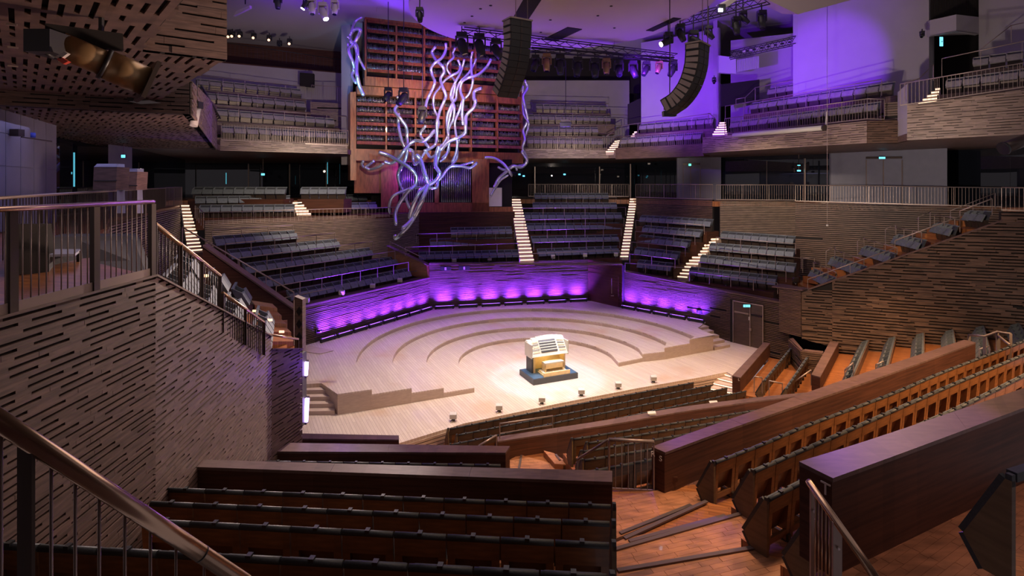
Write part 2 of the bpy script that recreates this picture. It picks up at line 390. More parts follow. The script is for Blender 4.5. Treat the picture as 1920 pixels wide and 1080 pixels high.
# end corners: left ends (near, outer->inner) and right ends, read on each tier's top
eL = [Z(697, 730, .86), Z(772, 727.5, .645), Z(832, 727.5, .43), Z(889.5, 727, .215)]
eR = [Z(1293, 636.5, .86), Z(1246, 652, .645), Z(1205, 663.5, .43), Z(1160, 680, .215)]
podium = thing('orchestra_podium', 'pale timber horseshoe podium in four curved steps around the organ console', 'podium', (CC.x, CC.y, 0))
LO = Z(633, 739, .86); RO = Z(1337.5, 628.5, .86)
def inner_edge(i):
    r, h = RAD[i], TH[i]; out = [xy(eL[i], h)]
    for k in range(0, 41):
        a = math.radians(194-k*(194-13)/40); out.append(V((CC.x+r*math.cos(a), CC.y+r*math.sin(a), h)))
    out.append(xy(eR[i], h)); return out
outer = [xy(LO, 0), xy(LW0, 0)+V((-1, 0, 0)), xy(LW0, 0)+V((0, .3, 0)), xy(LW1, 0), xy(BW1, 0), xy(BW2, 0)+V((0, .5, 0)), xy(RW1, 0), xy(Z(1300, 611, .86), 0), xy(RO, 0)]
edges = [inner_edge(i) for i in range(4)]
def resample(P, n=60):
    L = [0]
    for a, b in zip(P, P[1:]): L.append(L[-1]+(b-a).length)
    out = []; j = 0
    for k in range(n+1):
        s = L[-1]*k/n
        while j < len(P)-2 and L[j+1] < s: j += 1
        t = (s-L[j])/max(1e-9, L[j+1]-L[j]); out.append(P[j].lerp(P[j+1], min(1, max(0, t))))
    return out
for i in range(4):
    h = TH[i]; A = edges[i]; top = MB(); fr = MB()
    if i == 0:
        B = [xy(LO, h)]
        # project inner arc outward radially on to the walls: simple fan to a big ring, hidden behind the walls
        for p in A[1:-1]:
            d = (p-xy(CC, h)); d.normalize(); ang = math.atan2(d.y, d.x)
            best = 30
            for q0, q1 in zip(outer[0:], outer[1:]):
                q0, q1 = xy(q0, h), xy(q1, h); e = q1-q0; den = d.x*e.y-d.y*e.x
                if abs(den) < 1e-6: continue
                w_ = q0-xy(CC, h); t = (w_.x*e.y-w_.y*e.x)/den; s = (w_.x*d.y-w_.y*d.x)/den
                if t > 0 and -.001 <= s <= 1.001: best = min(best, t)
            B.append(xy(CC, h)+d*(best if best < 29 else 10.7))
        B.append(xy(RO, h))
    else: B = [xy(p, h) for p in edges[i-1]]
    for k in range(len(A)-1): top.prism([A[k], A[k+1], B[k+1], B[k]], (0, 0, -.06))
    t = top.build('tier_top', 'stage', podium)
    z0 = -h; fr.v = []
    for k in range(len(A)-1): fr.prism([A[k]+V((0, 0, -.06)), A[k+1]+V((0, 0, -.06)), A[k+1]+V((0, 0, z0)), A[k]+V((0, 0, z0))], ((xy(CC, 0)-xy(A[k], 0)).normalized()*-.03))
    fr.build('tier_riser', 'riser', podium)
    # straight end faces
    for a, b in ((B[0], A[0]), (A[-1], B[-1])):
        MB().prism([a+V((0, 0, -.06)), b+V((0, 0, -.06)), xy(b, 0), xy(a, 0)], (0, .04, 0)).build('end_panel', 'riser', podium)
# short flights beside the podium
def flight(label, c0, d, wdt, n, z0, z1, tread=.3, m='riser'):
    """steps rising along d from c0; width vector wdt"""
    t = thing('stage_steps', label, 'steps', c0); d = V(d).normalized(); wv = V(wdt)
    for i in range(n):
        h = z0+(z1-z0)*(i+1)/n; a = xy(c0, z0-.3)+d*tread*i
        MB().prism([a, a+wv, a+wv+d*tread, a+d*tread], (0, 0, h-(z0-.3))).build('step', m, t)
    return t
sL = Z(625, 778, 0); flight('pale wooden steps at the west end of the podium beside the black column', sL+V((.05, 0, 0)), (-.25, .97, 0), (-2.4, -.1, 0), 5, 0, .86, .33)
MB().prism([V((-7.75, 23.9, .857)), V((-10.6, 23.4, .857)), V((-16, 28, .857)), V((-12.3, 28.8, .857)), V((-9, 25.4, .857))], (0, 0, -.3)).build('side_landing', 'stage', podium)
MB().prism([V((-7.22, 22.52, .85)), V((-7.7, 24.1, .85)), V((-8.6, 24.1, .85)), V((-7.35, 22.7, .85))], (0, 0, -.85)).build('end_panel', 'riser', podium)
sR = Z(1340, 658, 0)+V((.1, 0, 0)); sR2 = Z(1369, 651, 0); flight('pale wooden steps between podium and double door', sR2, (-.36, .93, 0), tuple(Z(1340, 657, 0)-sR2), 5, 0, .80, .45)
MB().prism([Z(580, 648, .87), Z(625, 658, .87), Z(600, 664, .87), Z(566, 659, .87)], (0, 0, .02)).build('stage_hatch', 'riser', label='small ramped pale hatch on the podium beside the violet wall', cat='hatch')
# walls round the stage: fine horizontal slats on dark backing
HL = (2.96, 2.97)
ctr = (1, 27)
slatwall('wall_west', LW0, LW1, (0, 0), HL, ctr, .10, .058, seed=2, missing=.02)
slatwall('wall_back', BW0, BW1, (0, 0), (3.97, 3.92), ctr, .10, .062, seed=3, missing=.02)
slatwall('wall_back', BW1, BW2, (0, 0), (3.92, 3.86), ctr, .085, .075, seed=4, missing=0, m='par')
slatwall('wall_east', RW0, RW1, (0, 0), (3.34, 3.0), ctr, .10, .062, seed=5, missing=.02)
dr = slatwall('wall_east', RW1, DW1, (-.9, -.9), (3.0, 2.82), ctr, .10, .055, seed=6, missing=.04)
# double door in the door wall
dd = thing('door', 'brown double stage door with exit light and pale edges in slatted wall', 'door', xy(onl(1404, DW0, DW1), 0)); 
def dpan(x0, x1, z0, z1, m, name, t=.06, o=.12):
    a, b = onl(x0, RW1, DW1), onl(x1, RW1, DW1); n = V((-(b-a).y, (b-a).x, 0)).normalized()*-1
    if n.dot(V((0, 27, 0))-a) < 0: n = -n
    return MB().prism([xy(a, z0)+n*o, xy(b, z0)+n*o, xy(b, z1)+n*o, xy(a, z1)+n*o], -n*t).build(name, m, dd)
dpan(1371, 1378, 0, 2.6, 'void', 'reveal'); dpan(1376.5, 1433, 0, 2.55, 'steel', 'frame', .05, .1)
for q in ((1378.5, 1407.5), (1410, 1431.5)):
    dpan(q[0], q[1], .02, 1.83, 'leafd', 'leaf', .05, .14); dpan(q[0], q[1], 1.95, 2.5, 'leafd', 'transom_panel', .05, .14)
for x in (1376.3, 1408, 1432): dpan(x, x+1.6, 0, 2.55, 'steel', 'edge_strip', .05, .17)
dpan(1376.3, 1433.6, 2.51, 2.57, 'steel', 'edge_strip', .05, .17)
dpan(1410.5, 1431, 1.86, 1.93, 'void', 'closer', .04, .17); dpan(1386, 1406, 1.86, 1.95, 'steel', 'closer', .04, .17)
dpan(1408, 1412, .95, 1.1, 'steel', 'door_handle', .05, .22); dpan(1406, 1408, 1.55, 1.75, 'whitebox', 'sign_plate', .02, .17)
def exitsign(label, p, w_=.38, h_=.17, m='exit', hang=0, text=None):
    t = thing('exit_sign', label, 'exit sign', p); p = V(p)
    MB().box(p+V((0, .03, 0)), (w_+.03, .05, h_+.03)).build('housing', 'black', t)
    MB().box(p, (w_, .012, h_)).build('lit_face', m, t)
    # running figure and arrow
    MB().box(p+V((-w_*.2, -.012, 0)), (w_*.1, .006, h_*.6)).box(p+V((w_*.18, -.012, 0)), (w_*.3, .006, h_*.18)).build('pictogram', 'whitebox', t)
    if hang: MB().bar(p+V((0, .03, h_/2)), p+V((0, .03, hang)), .02, .02).build('bracket', 'steel', t)
    return t
e = onl(1404, RW1, DW1); exitsign('blue lit exit sign above the stage double door', xy(e, 2.42)+V((-.25, -.3, 0)), .4, .14)
exitsign('blue lit exit sign on dark corner panel beside violet centre wall', D(1152, 505.5, 39.4), .42, .22)
# concealed door in dark corner panel
hd = thing('door', 'flush dark door with small lever in the corner panel behind stage', 'door', xy((BW1+BW2)/2, T4))
cdir = (xy(BW2, 0)-xy(BW1, 0)).normalized(); nn = V((cdir.y, -cdir.x, 0))
MB().prism([xy(BW1+cdir*.25, T4)+nn*.08, xy(BW2-cdir*.3, T4)+nn*.08, xy(BW2-cdir*.3, 3.0)+nn*.08, xy(BW1+cdir*.25, 3.0)+nn*.08], -nn*.05).build('leaf', 'par', hd)
MB().bar(W(1149, 522, BW1, BW2)+nn*.12, W(1149, 550, BW1, BW2)+nn*.12, .03, .03).build('edge_strip', 'steel', hd)
MB().box(W(1151, 554, BW1, BW2)+nn*.16, (.2, .05, .05)).build('door_handle', 'steel', hd)
# capping ledges of the three stage walls
def ledge(name, A, B, za, zb, w_, m='cap', off=.06):
    A, B = xy(A, za), xy(B, zb); d = (B-A); d.z = 0; d.normalize(); n = V((d.y, -d.x, 0))
    if n.dot(V((ctr[0], ctr[1], 0))-xy(A, 0)) < 0: n = -n
    return MB().prism([A+n*off, B+n*off, B-n*w_, A-n*w_], (0, 0, .07)).build(name, m, kind='structure')
ledge('trim_1', LW0, LW1, HL[0], HL[1], .75)
ledge('trim_2', BW0, BW2, 3.97, 3.88, .55)
ledge('trim_3', RW0, RW1, 3.34, 3.0, .5); ledge('trim_3', RW1, DW1, 3.0, 2.82, .5)
# ------------------------------------------------------------------ violet LED battens at the wall foot
def batten(label, a, b, group='violet floor battens', lit=True):
    a, b = V(a), V(b); d = (b-a).normalized(); t = thing('led_batten', label, 'stage light', (a+b)/2, group)
    MB().bar(a+V((0, 0, .12)), b+V((0, 0, .12)), .16, .16).build('housing', 'black', t)
    MB().bar(a+V((0, 0, .205))+d*.04, b+V((0, 0, .205))-d*.04, .07, .012).build('led_row', 'uv', t)
    for q in (a+d*.08, b-d*.08): MB().box(q+V((0, 0, .03)), (.1, .22, .06)).box(q+V((0, 0, .16)), (.03, .2, .22)).build('yoke', 'black', t)
    return t
def wall_run(A, B, p0, p1, n, gap, who, pw, ht):
    A, B = xy(A, T4), xy(B, T4); d = (B-A).normalized(); nn_ = V((d.y, -d.x, 0))
    if nn_.dot(V((ctr[0], ctr[1], 0))-xy(A, 0)) < 0: nn_ = -nn_
    a, b = xy(onl(p0, A, B), T4), xy(onl(p1, A, B), T4); L = (b-a).length/n
    for i in range(n):
        s = a+d*L*i+nn_*.40; e_ = s+d*(L-gap)
        batten(f'violet LED batten {["below the west wall", "below the back wall", "below the east wall"][(n == 7)+2*(n == 5)]}, {ordn(i)} from the {who}', s, e_)
        c = (s+e_)/2+V((0, 0, .24))
        l = light('AREA', c, c+V((0, 0, 3)), pw*.85, (.17, .03, 1), (L-gap)*.66, .1)
        q = (UP-nn_*.2).normalized(); l.rotation_euler = Matrix((d, (-q).cross(d), -q)).transposed().to_euler(); l.data.spread = math.radians(100)
wall_run(LW0, LW1, 592, 803, 8, .12, 'grey column', 230, 3)
wall_run(BW0, BW1, 814, 1104, 7, .28, 'west corner', 300, 3)
wall_run(RW0, RW1, 1171, 1330, 5, .15, 'dark corner panel', 210, 3)
# ================================================================== SEATS SEEN FROM THE FRONT
SEATH = .88
def _choir(mb_m, sq_m):
    """unit seat 0.6 wide, front = -y, z=0 floor, top .88; returns list of (name, mesh)"""
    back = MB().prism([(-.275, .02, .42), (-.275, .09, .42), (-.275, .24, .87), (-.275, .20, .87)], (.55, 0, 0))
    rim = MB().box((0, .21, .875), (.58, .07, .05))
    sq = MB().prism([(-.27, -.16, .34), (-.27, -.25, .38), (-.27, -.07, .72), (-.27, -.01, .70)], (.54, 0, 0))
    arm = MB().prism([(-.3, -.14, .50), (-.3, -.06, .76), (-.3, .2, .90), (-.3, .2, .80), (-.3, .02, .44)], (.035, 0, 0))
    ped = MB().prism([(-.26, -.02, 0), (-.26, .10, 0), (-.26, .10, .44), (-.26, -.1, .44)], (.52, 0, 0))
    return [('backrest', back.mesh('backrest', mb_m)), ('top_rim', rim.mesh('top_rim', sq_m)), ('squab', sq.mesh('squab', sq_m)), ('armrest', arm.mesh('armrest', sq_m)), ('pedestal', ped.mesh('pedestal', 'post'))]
M['recess'] = mat('shaded_backrest_cloth', (.030, .033, .038), .9)  # shade of the seat recess is put into this darker backrest colour
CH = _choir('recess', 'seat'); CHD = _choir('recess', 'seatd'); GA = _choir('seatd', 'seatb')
SEAT_COUNT = {}
def seat_row(parts, name, pts, n, adj, end, row, block, face, h=SEATH, skip=(), group=None, cat='seat'):
    """pts = line of the seat tops; face: +1 seats look to the right of travel, -1 to the left"""
    cells, pit = arc(pts, n)
    for i, (c, t) in enumerate(cells):
        if i in skip: continue
        a = math.atan2(t.y, t.x); 
        if face < 0: a += PI
        lab = f'{adj}, {ordn(i)} from the {end}, {row} row, {block[4:] if block.startswith("the ") else block}'
        r = thing(name, lab, cat, c-V((0, 0, h)), group or f'seats of {block}'); r.rotation_euler = (0, 0, a); r.scale = (pit/.6, 1, 1)
        for nm, me in parts:
            o = bpy.data.objects.new(nm, me); COL.objects.link(o); o.parent = r
def terrace(pts, zf, front, back, face, thick=1.0, m='floor', name='floor'):
    """floor step under a row; face as in seat_row"""
    P = smooth([xy(p, zf) for p in pts], 4); s = face
    A = off2(P, -s*front); B = off2(P, s*back); ribbon_ = MB(); ribbon(ribbon_, A, B, (0, 0, -thick))
    return ribbon_.build(name, m, kind='structure')
def row_rail(label, pts, h=.62, step=1.35, **k): return railing(label, pts, h, step, .022, **k)
NUM = ['front', 'second', 'third', 'fourth', 'fifth', 'sixth']
# ---- west terrace (behind the west violet wall)
z1 = [3.78, 4.5, 5.22, 5.94, 6.66]
rows = [((540.7, 545.8), (768, 503.3), 16), ((487.9, 521.7), (745.1, 480.8), 16), ((458, 495.3), (696.9, 464.3), 15), ((429.4, 468.9), (634.9, 448.2), 12), ((400.7, 443.6), (555.7, 432.1), 9)]
rails1 = [((527, 559.6), (792, 506)), ((517.8, 536.6), (765.8, 491.4)), ((478.7, 510.2), (740.5, 470.7)), ((448.9, 483.8), (699, 452.8)), ((422.5, 457.4), (628, 437))]
for i, ((a, b, n), z) in enumerate(zip(rows, z1)):
    P = [Z(*a, z), Z(*b, z)]
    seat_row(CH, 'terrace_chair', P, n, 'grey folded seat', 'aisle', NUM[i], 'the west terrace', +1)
    e = (P[1]-P[0]).normalized(); Q = [P[0]-e*1.0, P[1]+e*(1.2 if i else .5)]
    terrace(Q, z-SEATH, .55, .75, +1, 1.3, 'par')
    (c, d) = rails1[i]; zr = z-.12 if i else z-.28
    row_rail(f'thin bronze rail in front of the {NUM[i]} row of the west terrace', [Z(*c, zr), Z(*d, zr)], .62, 1.5)
row_rail('thin bronze rail behind the top row, west terrace, against slatted wall', [Z(398, 432, 7.0), Z(549, 422, 7.0)], .6, 1.6)
# ---- bank below the organ and steep bank beside it
zc = [4.69, 5.52, 6.34, 7.17, 8.0]
cc = [((1008, 467.4), (1159.5, 461.7), 10), ((996.5, 443.3), (1159.5, 440.3), 11), ((987.3, 419.2), (1163, 418), 12), ((980.4, 399.2), (1166.4, 399.2), 12), ((998.8, 380.2), (1157, 380.2), 12)]
cr = [None, ((1001, 454.8), (1162, 450)), ((989.6, 431.8), (1165, 427.7)), ((982.7, 412.3), (1170, 408.9)), ((978, 390.5), (1173, 388.7))]
for i, ((a, b, n), z) in enumerate(zip(cc, zc)):
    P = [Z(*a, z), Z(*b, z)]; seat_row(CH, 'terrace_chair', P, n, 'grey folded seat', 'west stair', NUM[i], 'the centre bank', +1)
    terrace(P, z-SEATH, .6, .75, +1, 1.4, 'par')
    if cr[i]: row_rail(f'thin bronze rail before the {NUM[i]} row of the centre bank', [Z(*cr[i][0], z-.12), Z(*cr[i][1], z-.12)], .62, 1.5)
P = [D(1002, 362.5, 49.4), D(1141, 362.5, 49.4)]; seat_row(CH, 'terrace_chair', P, 11, 'dark folded seat', 'west stair', 'top', 'the centre bank', +1); terrace(P, 8.8-SEATH, .6, 2.5, +1, 1.4, 'par')
row_rail('thin bronze rail before the top row of the centre bank', [D(1000, 370.3, 48.6), D(1155, 370.3, 48.6)], .7, 1.5)
cl = [((785, 473.2), (973.5, 468.6), 13, 4.69), ((806, 449), (962, 446), 11, 5.52), ((845, 427), (960, 425.4), 9, 6.34)]
for i, (a, b, n, z) in enumerate(cl):
    P = [Z(*a, z), Z(*b, z)]; seat_row(CH, 'terrace_chair', P, n, 'grey folded seat', 'wood cheek wall', NUM[i], 'the bank below the organ', +1)
    terrace([P[0]+V((-1.5, 0, 0)), P[1]], z-SEATH, .6, 1.1, +1, 1.4, 'par')
row_rail('thin bronze rail before the second row below the organ', [Z(760, 463.3, 5.3), Z(972.4, 456, 5.3)], .62, 1.6)
row_rail('thin bronze rail before the third row below the organ', [Z(780.7, 438.7, 6.1), Z(964.4, 433.7, 6.1)], .62, 1.6)
row_rail('long thin bronze rail on the ledge above the violet back wall', [D(794, 484, 38.9), D(1095, 471.5, 41.5), D(1162, 469.5, 40.6)], .75, 2.0)
row_rail('sloping bronze rail on the wood cheek wall beside the organ bank', [D(731, 453, 37.9), D(794, 484, 38.4)], .5, 1.6)
# wood cheek wall between west terrace and organ bank
pslab('wall_west', [D(727, 464, 38.2), D(800, 498, 38.2), D(803, 527, 38.2), D(727, 500, 38.2)], (.3, .3, 0), 'shell', kind='structure')
pslab('trim_4', [D(724, 462.5, 38.0), D(729, 461, 38.3), D(806, 496, 38.5), D(803, 499, 38.0)], (0, 0, .06), 'cap', kind='structure')
# ---- dark bank (between the second lit stair and the third)
zd = [4.17, 4.89, 5.61, 6.33, 7.05]
cd = [((1196, 487.4), (1260, 494), 5), ((1191.4, 463.3), (1273.3, 473), 6), ((1199, 440.2), (1292.6, 450.8), 7), ((1205.9, 422.9), (1315.7, 431.5), 8), ((1201, 403.6), (1335, 411.7), 10)]
rd = [((1172, 493), (1292.6, 502.8)), ((1180.8, 475.8), (1265.6, 485.5)), ((1184.7, 453.7), (1285, 463.3)), ((1191, 433.8), (1303, 442)), ((1192, 413), (1320.5, 421.9))]
for i, ((a, b, n), z) in enumerate(zip(cd, zd)):
    P = [Z(*a, z), Z(*b, z)]; seat_row(CH, 'terrace_chair', P, n, 'shaded folded seat', 'second lit stair', NUM[i], 'the dark bank', +1)
    terrace(P, z-SEATH, .6, .8, +1, 1.4, 'par')
    row_rail(f'thin bronze rail before the {NUM[i]} row of the dark bank', [Z(*rd[i][0], z-.15), Z(*rd[i][1], z-.15)], .62, 1.5)
# ---- east bank under the lit slatted wall
ze = [4.09, 4.78, 5.48, 6.17]
ce = [((1293.5, 500.9), (1456.4, 518.2), 10), ((1313.8, 477.8), (1492, 494.7), 11), ((1331, 455.6), (1490, 467.5), 10), ((1352.3, 433.8), (1490, 443.5), 9)]
re_ = [((1292.6, 509.5), (1458, 530.7)), ((1310, 491.2), (1473.7, 508.6)), ((1327.3, 466.2), (1502.6, 484.1)), ((1342.7, 445), (1492, 457.1))]
for i, ((a, b, n), z) in enumerate(zip(ce, ze)):
    P = [Z(*a, z), Z(*b, z)]; seat_row(CH, 'terrace_chair', P, n, 'grey folded seat', 'third lit stair', NUM[i], 'the east bank', +1)
    terrace(P, z-SEATH, .6, .8, +1, 1.4, 'par')
    row_rail(f'thin bronze rail before the {NUM[i]} row of the east bank', [Z(*re_[i][0], z-.15), Z(*re_[i][1], z-.15)], .62, 1.5)
# ---- west gallery seats beside and behind
for (blk, a, b, n, z, row) in (('lit-stair gallery', (373.6, 384.6), (552.7, 383.3), 9, 8.15, 'front'), ('lit-stair gallery', (365.6, 367.9), (544.7, 366.7), 9, 8.74, 'middle'),
        ('organ-side gallery', (583.7, 381.7), (706.6, 379.4), 7, 8.15, 'front'), ('organ-side gallery', (574.5, 365.6), (688, 364.5), 6, 8.74, 'middle')):
    P = [Z(*a, z), Z(*b, z)]; seat_row(CH, 'terrace_chair', P, n, 'grey folded seat', 'west end', row, 'the '+blk, +1)
    terrace([P[0], P[1]+V((.5, 0, 0))], z-SEATH, .7, .8, +1, .8, 'par')
for blk, a, b, n in (('lit-stair gallery', 361, 536.7, 9), ('organ-side gallery', 564, 649, 5)):
    P = [D(a, 351, 40.6), D(b, 351, 40.6)]; seat_row(CH, 'terrace_chair', P, n, 'dark folded seat', 'west end', 'top', 'the '+blk, +1); terrace(P, 9.38-SEATH, .6, 1.4, +1, 1, 'par')
# ---- stepped rows on top of the big slatted wall
st = [((1521, 504), 33.1, (1565, 523.7), 29.4, 5), ((1559, 480), 33.6, (1616.6, 499.6), 29.3, 7), ((1617.8, 460.5), 32.4, (1671.7, 475.5), 28.6, 6), ((1677.5, 439.4), 31.4, (1728, 450), 28.1, 5), ((1751, 417.6), 30.4, (1787.7, 423.8), 27.6, 4), ((1810.7, 395), 29.2, (1849.7, 396), 27.1, 3)]
for i, (a, ya, b, yb, n) in enumerate(st):
    A, B = D(*a, ya), D(*b, yb); z = (A.z+B.z)/2; P = [D(*a, ya), D(*b, yb)]
    seat_row(CH, 'terrace_chair', P, n, 'grey folded seat', 'wall side', NUM[i], 'the stepped side gallery', +1)
    terrace([P[0]+(P[0]-P[1])*.25, P[1]], z-SEATH, .8, .6, +1, .45, 'floor')
# ================================================================== BALCONY SEATS (pale shells)
def brow(a, b, n, blk, row, end='organ side'):
    P = [a, b]; seat_row(GA, 'balcony_chair', P, n, 'pale folded seat', end, row, blk, +1)
    z = (a.z+b.z)/2; e = (b-a).normalized()
    terrace([P[0]-e*.3, P[1]+e*.3], z-SEATH, .38, .75, +1, .95, 'slat')
RN = ['front', 'second', 'third', 'back']
bl = [((415, 235.5), 38.3, (650, 248.5), 43.3, 11), ((405, 203.5), 39.6, (627, 222.5), 44.6, 11), ((382, 173), 41, (573, 191), 45.9, 9), ((368, 146.7), 42.3, (565, 167), 47, 9)]
for i, (a, ya, b, yb, n) in enumerate(bl): brow(D(*a, ya), D(*b, yb), n, 'the west balcony', RN[i], 'outer end')
bc = [((989, 258.5), 48.3, (1131, 260.5), 48.3, 12), ((989, 237.5), 49.5, (1121.5, 238.5), 49.5, 11), ((989, 214.5), 50.7, (1145, 217.7), 50.7, 12), ((1004.8, 194.8), 52, (1137, 198), 52, 10)]
for i, (a, ya, b, yb, n) in enumerate(bc): brow(D(*a, ya), D(*b, yb), n, 'the centre balcony', RN[i])
for i, (a, ya, b, yb, n) in enumerate([((1164, 259), 46.5, (1316, 248), 42, 10), ((1199.6, 232.5), 46.6, (1339, 219.5), 42.6, 9)]): brow(D(*a, ya), D(*b, yb), n, 'the corner balcony', RN[i])
for i, (a, ya, b, yb, n) in enumerate([((1371, 227.5), 40.2, (1649, 190), 31.3, 13), ((1407.5, 193), 40.4, (1676, 152.5), 32.3, 13), ((1440.8, 165), 40.5, (1494, 156), 38.7, 3)]): brow(D(*a, ya), D(*b, yb), n, 'the east balcony', RN[i])
for i, (a, ya, b, yb, n) in enumerate([((1774, 148.5), 28.9, (1990, 118), 25.4, 6), ((1824, 108), 29.4, (1990, 82), 27, 5)]): brow(D(*a, ya), D(*b, yb), n, 'the near east balcony', RN[i], 'stair end')
# ================================================================== LIT STAIRS
def stair(label, bl, br, tl, tr, n, led=True, group=None, m='step', side=True):
    """bl/br = left/right points of the lowest nosing, tl/tr of the highest (3D); n steps"""
    t = thing('lit_stair', label, 'stairs', bl, group)
    for i in range(n):
        f = i/(n-1); a = V(bl).lerp(tl, f); b = V(br).lerp(tr, f); f2 = 1/(n-1)
        da = (V(tl)-V(bl))*f2; db = (V(tr)-V(br))*f2; h = max(.08, da.z); da2 = V((da.x, da.y, 0)); db2 = V((db.x, db.y, 0))
        MB().prism([a, b, b+db2*1.25, a+da2*1.25], (0, 0, -h-.15)).build('step', m, t)
        if led:
            o = (V((b.y-a.y, a.x-b.x, 0))).normalized()*.012
            if o.dot(da2) > 0: o = -o
            MB().prism([a+o+V((0, 0, -.035)), b+o+V((0, 0, -.035)), b+o+V((0, 0, -.035-h*.34)), a+o+V((0, 0, -.035-h*.34))], -o).build('light_strip', 'led', t)
    return t
stair('lit stair between the organ bank and the centre bank', Z(975, 486, 4.2), Z(1001, 485, 4.2), D(957.5, 373, 49), D(976, 373, 49), 20)
stair('narrow lit stair between the centre bank and the dark bank', Z(1163, 479, 4.2), Z(1178, 479, 4.2), D(1181, 372, 49), D(1194, 372, 49), 21)
stair('diagonal lit stair between the dark bank and the east bank', Z(1263, 516, 3.3), Z(1289, 518, 3.3), Z(1331, 447, 5.7), Z(1347, 446.5, 5.7), 13)
stair('lit stair at the west end, climbing beside the lattice wall', Z(352, 468, 5.3), Z(379, 466, 5.3), D(340, 384, 38), D(355, 384, 38), 14)
stair('short lit winding flight between west terrace rows and dark parapet', Z(389, 481, 4.6), Z(401, 477, 4.6), Z(361, 470, 5.2), Z(379, 466, 5.2), 4)
stair('short lit stair between the two west galleries', Z(558, 405, 7.3), Z(587, 404.5, 7.3), D(549, 379, 40), D(566, 378, 40), 6)
stair('lit stair beside the centre balcony tiers', D(1136, 283, 46.8), D(1156, 282.5, 46.8), D(1152, 264, 49), D(1162, 262.5, 49), 6)
stair('small lit stair top of the corner balcony', D(1183, 253.5, 46.5), D(1190, 253, 46.5), D(1189, 246.5, 47.5), D(1194, 246, 47.5), 3)
stair('lit stair between the corner balcony and east balcony', D(1336, 250, 40), D(1364, 249.5, 39.6), D(1349, 229, 42), D(1360, 228.5, 42), 6)
stair('lit stair at the jamb before the near east balcony', D(1722, 191.5, 28.8), D(1756, 188, 28.4), D(1753, 165, 30.2), D(1762, 164, 30.2), 5)
# ================================================================== SLATTED TERRACE WALLS
Wn = [Z(384, 414, 7.3), Z(743, 401, 7.3)]
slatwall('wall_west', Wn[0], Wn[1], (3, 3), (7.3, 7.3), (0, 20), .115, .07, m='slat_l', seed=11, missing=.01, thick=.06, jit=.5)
WN2 = Z(785, 398.5, 7.3); WN3 = Z(965, 397, 7.3)
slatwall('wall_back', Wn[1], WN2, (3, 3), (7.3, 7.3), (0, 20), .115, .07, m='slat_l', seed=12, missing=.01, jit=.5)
slatwall('wall_back', WN2, WN3, (3, 3), (7.3, 7.3), (0, 20), .115, .1, m='par', seed=13, missing=0)
railing('bronze rail along the slatted wall top before the west galleries', [Z(381.7, 398.4, 7.98), Z(560, 393.3, 7.98), Z(743, 388.6, 7.98)], .68, 2.4, .025, bal=.25)
railing('sloping bronze rail at the west end of the galleries', [D(366, 385, 37), Z(381.7, 398.4, 7.98)], .9, 2)
pslab('floor', [Z(384, 414, 7.3), Z(745, 401, 7.3), Z(745, 401, 7.3)+V((2, 9, 0)), Z(384, 414, 7.3)+V((-1, 9, 0))], (0, 0, -.3), 'par', kind='structure')
def fwall(a, b, za, zb, zbot, seed, m='slat', **k):
    return slatwall('wall_east', a, b, (zbot, zbot), (za, zb), (0, 20), .13, .08, m=m, seed=seed, missing=.005, jit=.6, **k)
w1a, w1b = D(1193, 371, 47.5), D(1336, 374.7, 41.5); fwall(w1a, w1b, w1a.z, w1b.z, 4, 21)
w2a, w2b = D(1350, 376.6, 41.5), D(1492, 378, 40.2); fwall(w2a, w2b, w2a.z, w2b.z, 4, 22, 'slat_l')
w3a, w3b = D(1491, 380.5, 38.6), D(1880, 391, 32); slatwall('wall_east', w3a, w3b, (2, 2), (w3a.z, w3b.z), (0, 20), .135, .085, m='slat', seed=23, missing=.006, jit=.6)
def upright(a, h): return a+V((0, 0, h))
def frail(lab, a, b, ya, yb, pa, pb, bal=.16, step=1.6, h=None, **k):
    A, B = D(pa, ya, a), D(pb, yb, b); return railing(lab, [A, B], h or (1.15), step, .028, bal=bal, kick=.06, **k)
frail('foyer railing with thin balusters above the centre bank', 51, 50, 345.5, 345.5, 991, 1179)
frail('foyer railing above the purple-tinted wall of the dark bank', 47.3, 41.3, 345.5, 346, 1192, 1336)
frail('foyer railing above the bright slatted wall of the east bank', 41.3, 40, 346.5, 346.5, 1343, 1492)
frail('long foyer railing above the tall dark slatted wall', 38.4, 31.8, 347, 352, 1491, 1878, step=2)
frail('short foyer railing above the corner of the big slatted wall', 27.2, 25.6, 351.5, 353, 1878, 1990)
# foyer floors
pslab('floor', [xy(w1a, 8.3), xy(w1b, 8.3), xy(w2a, 8.3), xy(w2b, 8.3), xy(w3a, 8.2), xy(w3b, 8.2), V((60, 32, 8.2)), V((60, 75, 8.2)), V((12, 75, 8.2))], (0, 0, -.4), 'floor', kind='structure')
pslab('floor', [V((-40, 45, 8.3)), V((-19, 43, 8.3)), V((-8, 50, 8.2)), V((0, 52, 8.2)), xy(w1a, 8.2)+V((0, 3, 0)), V((12, 75, 8.2)), V((-40, 75, 8.2))], (0, 0, -.4), 'floor', kind='structure')
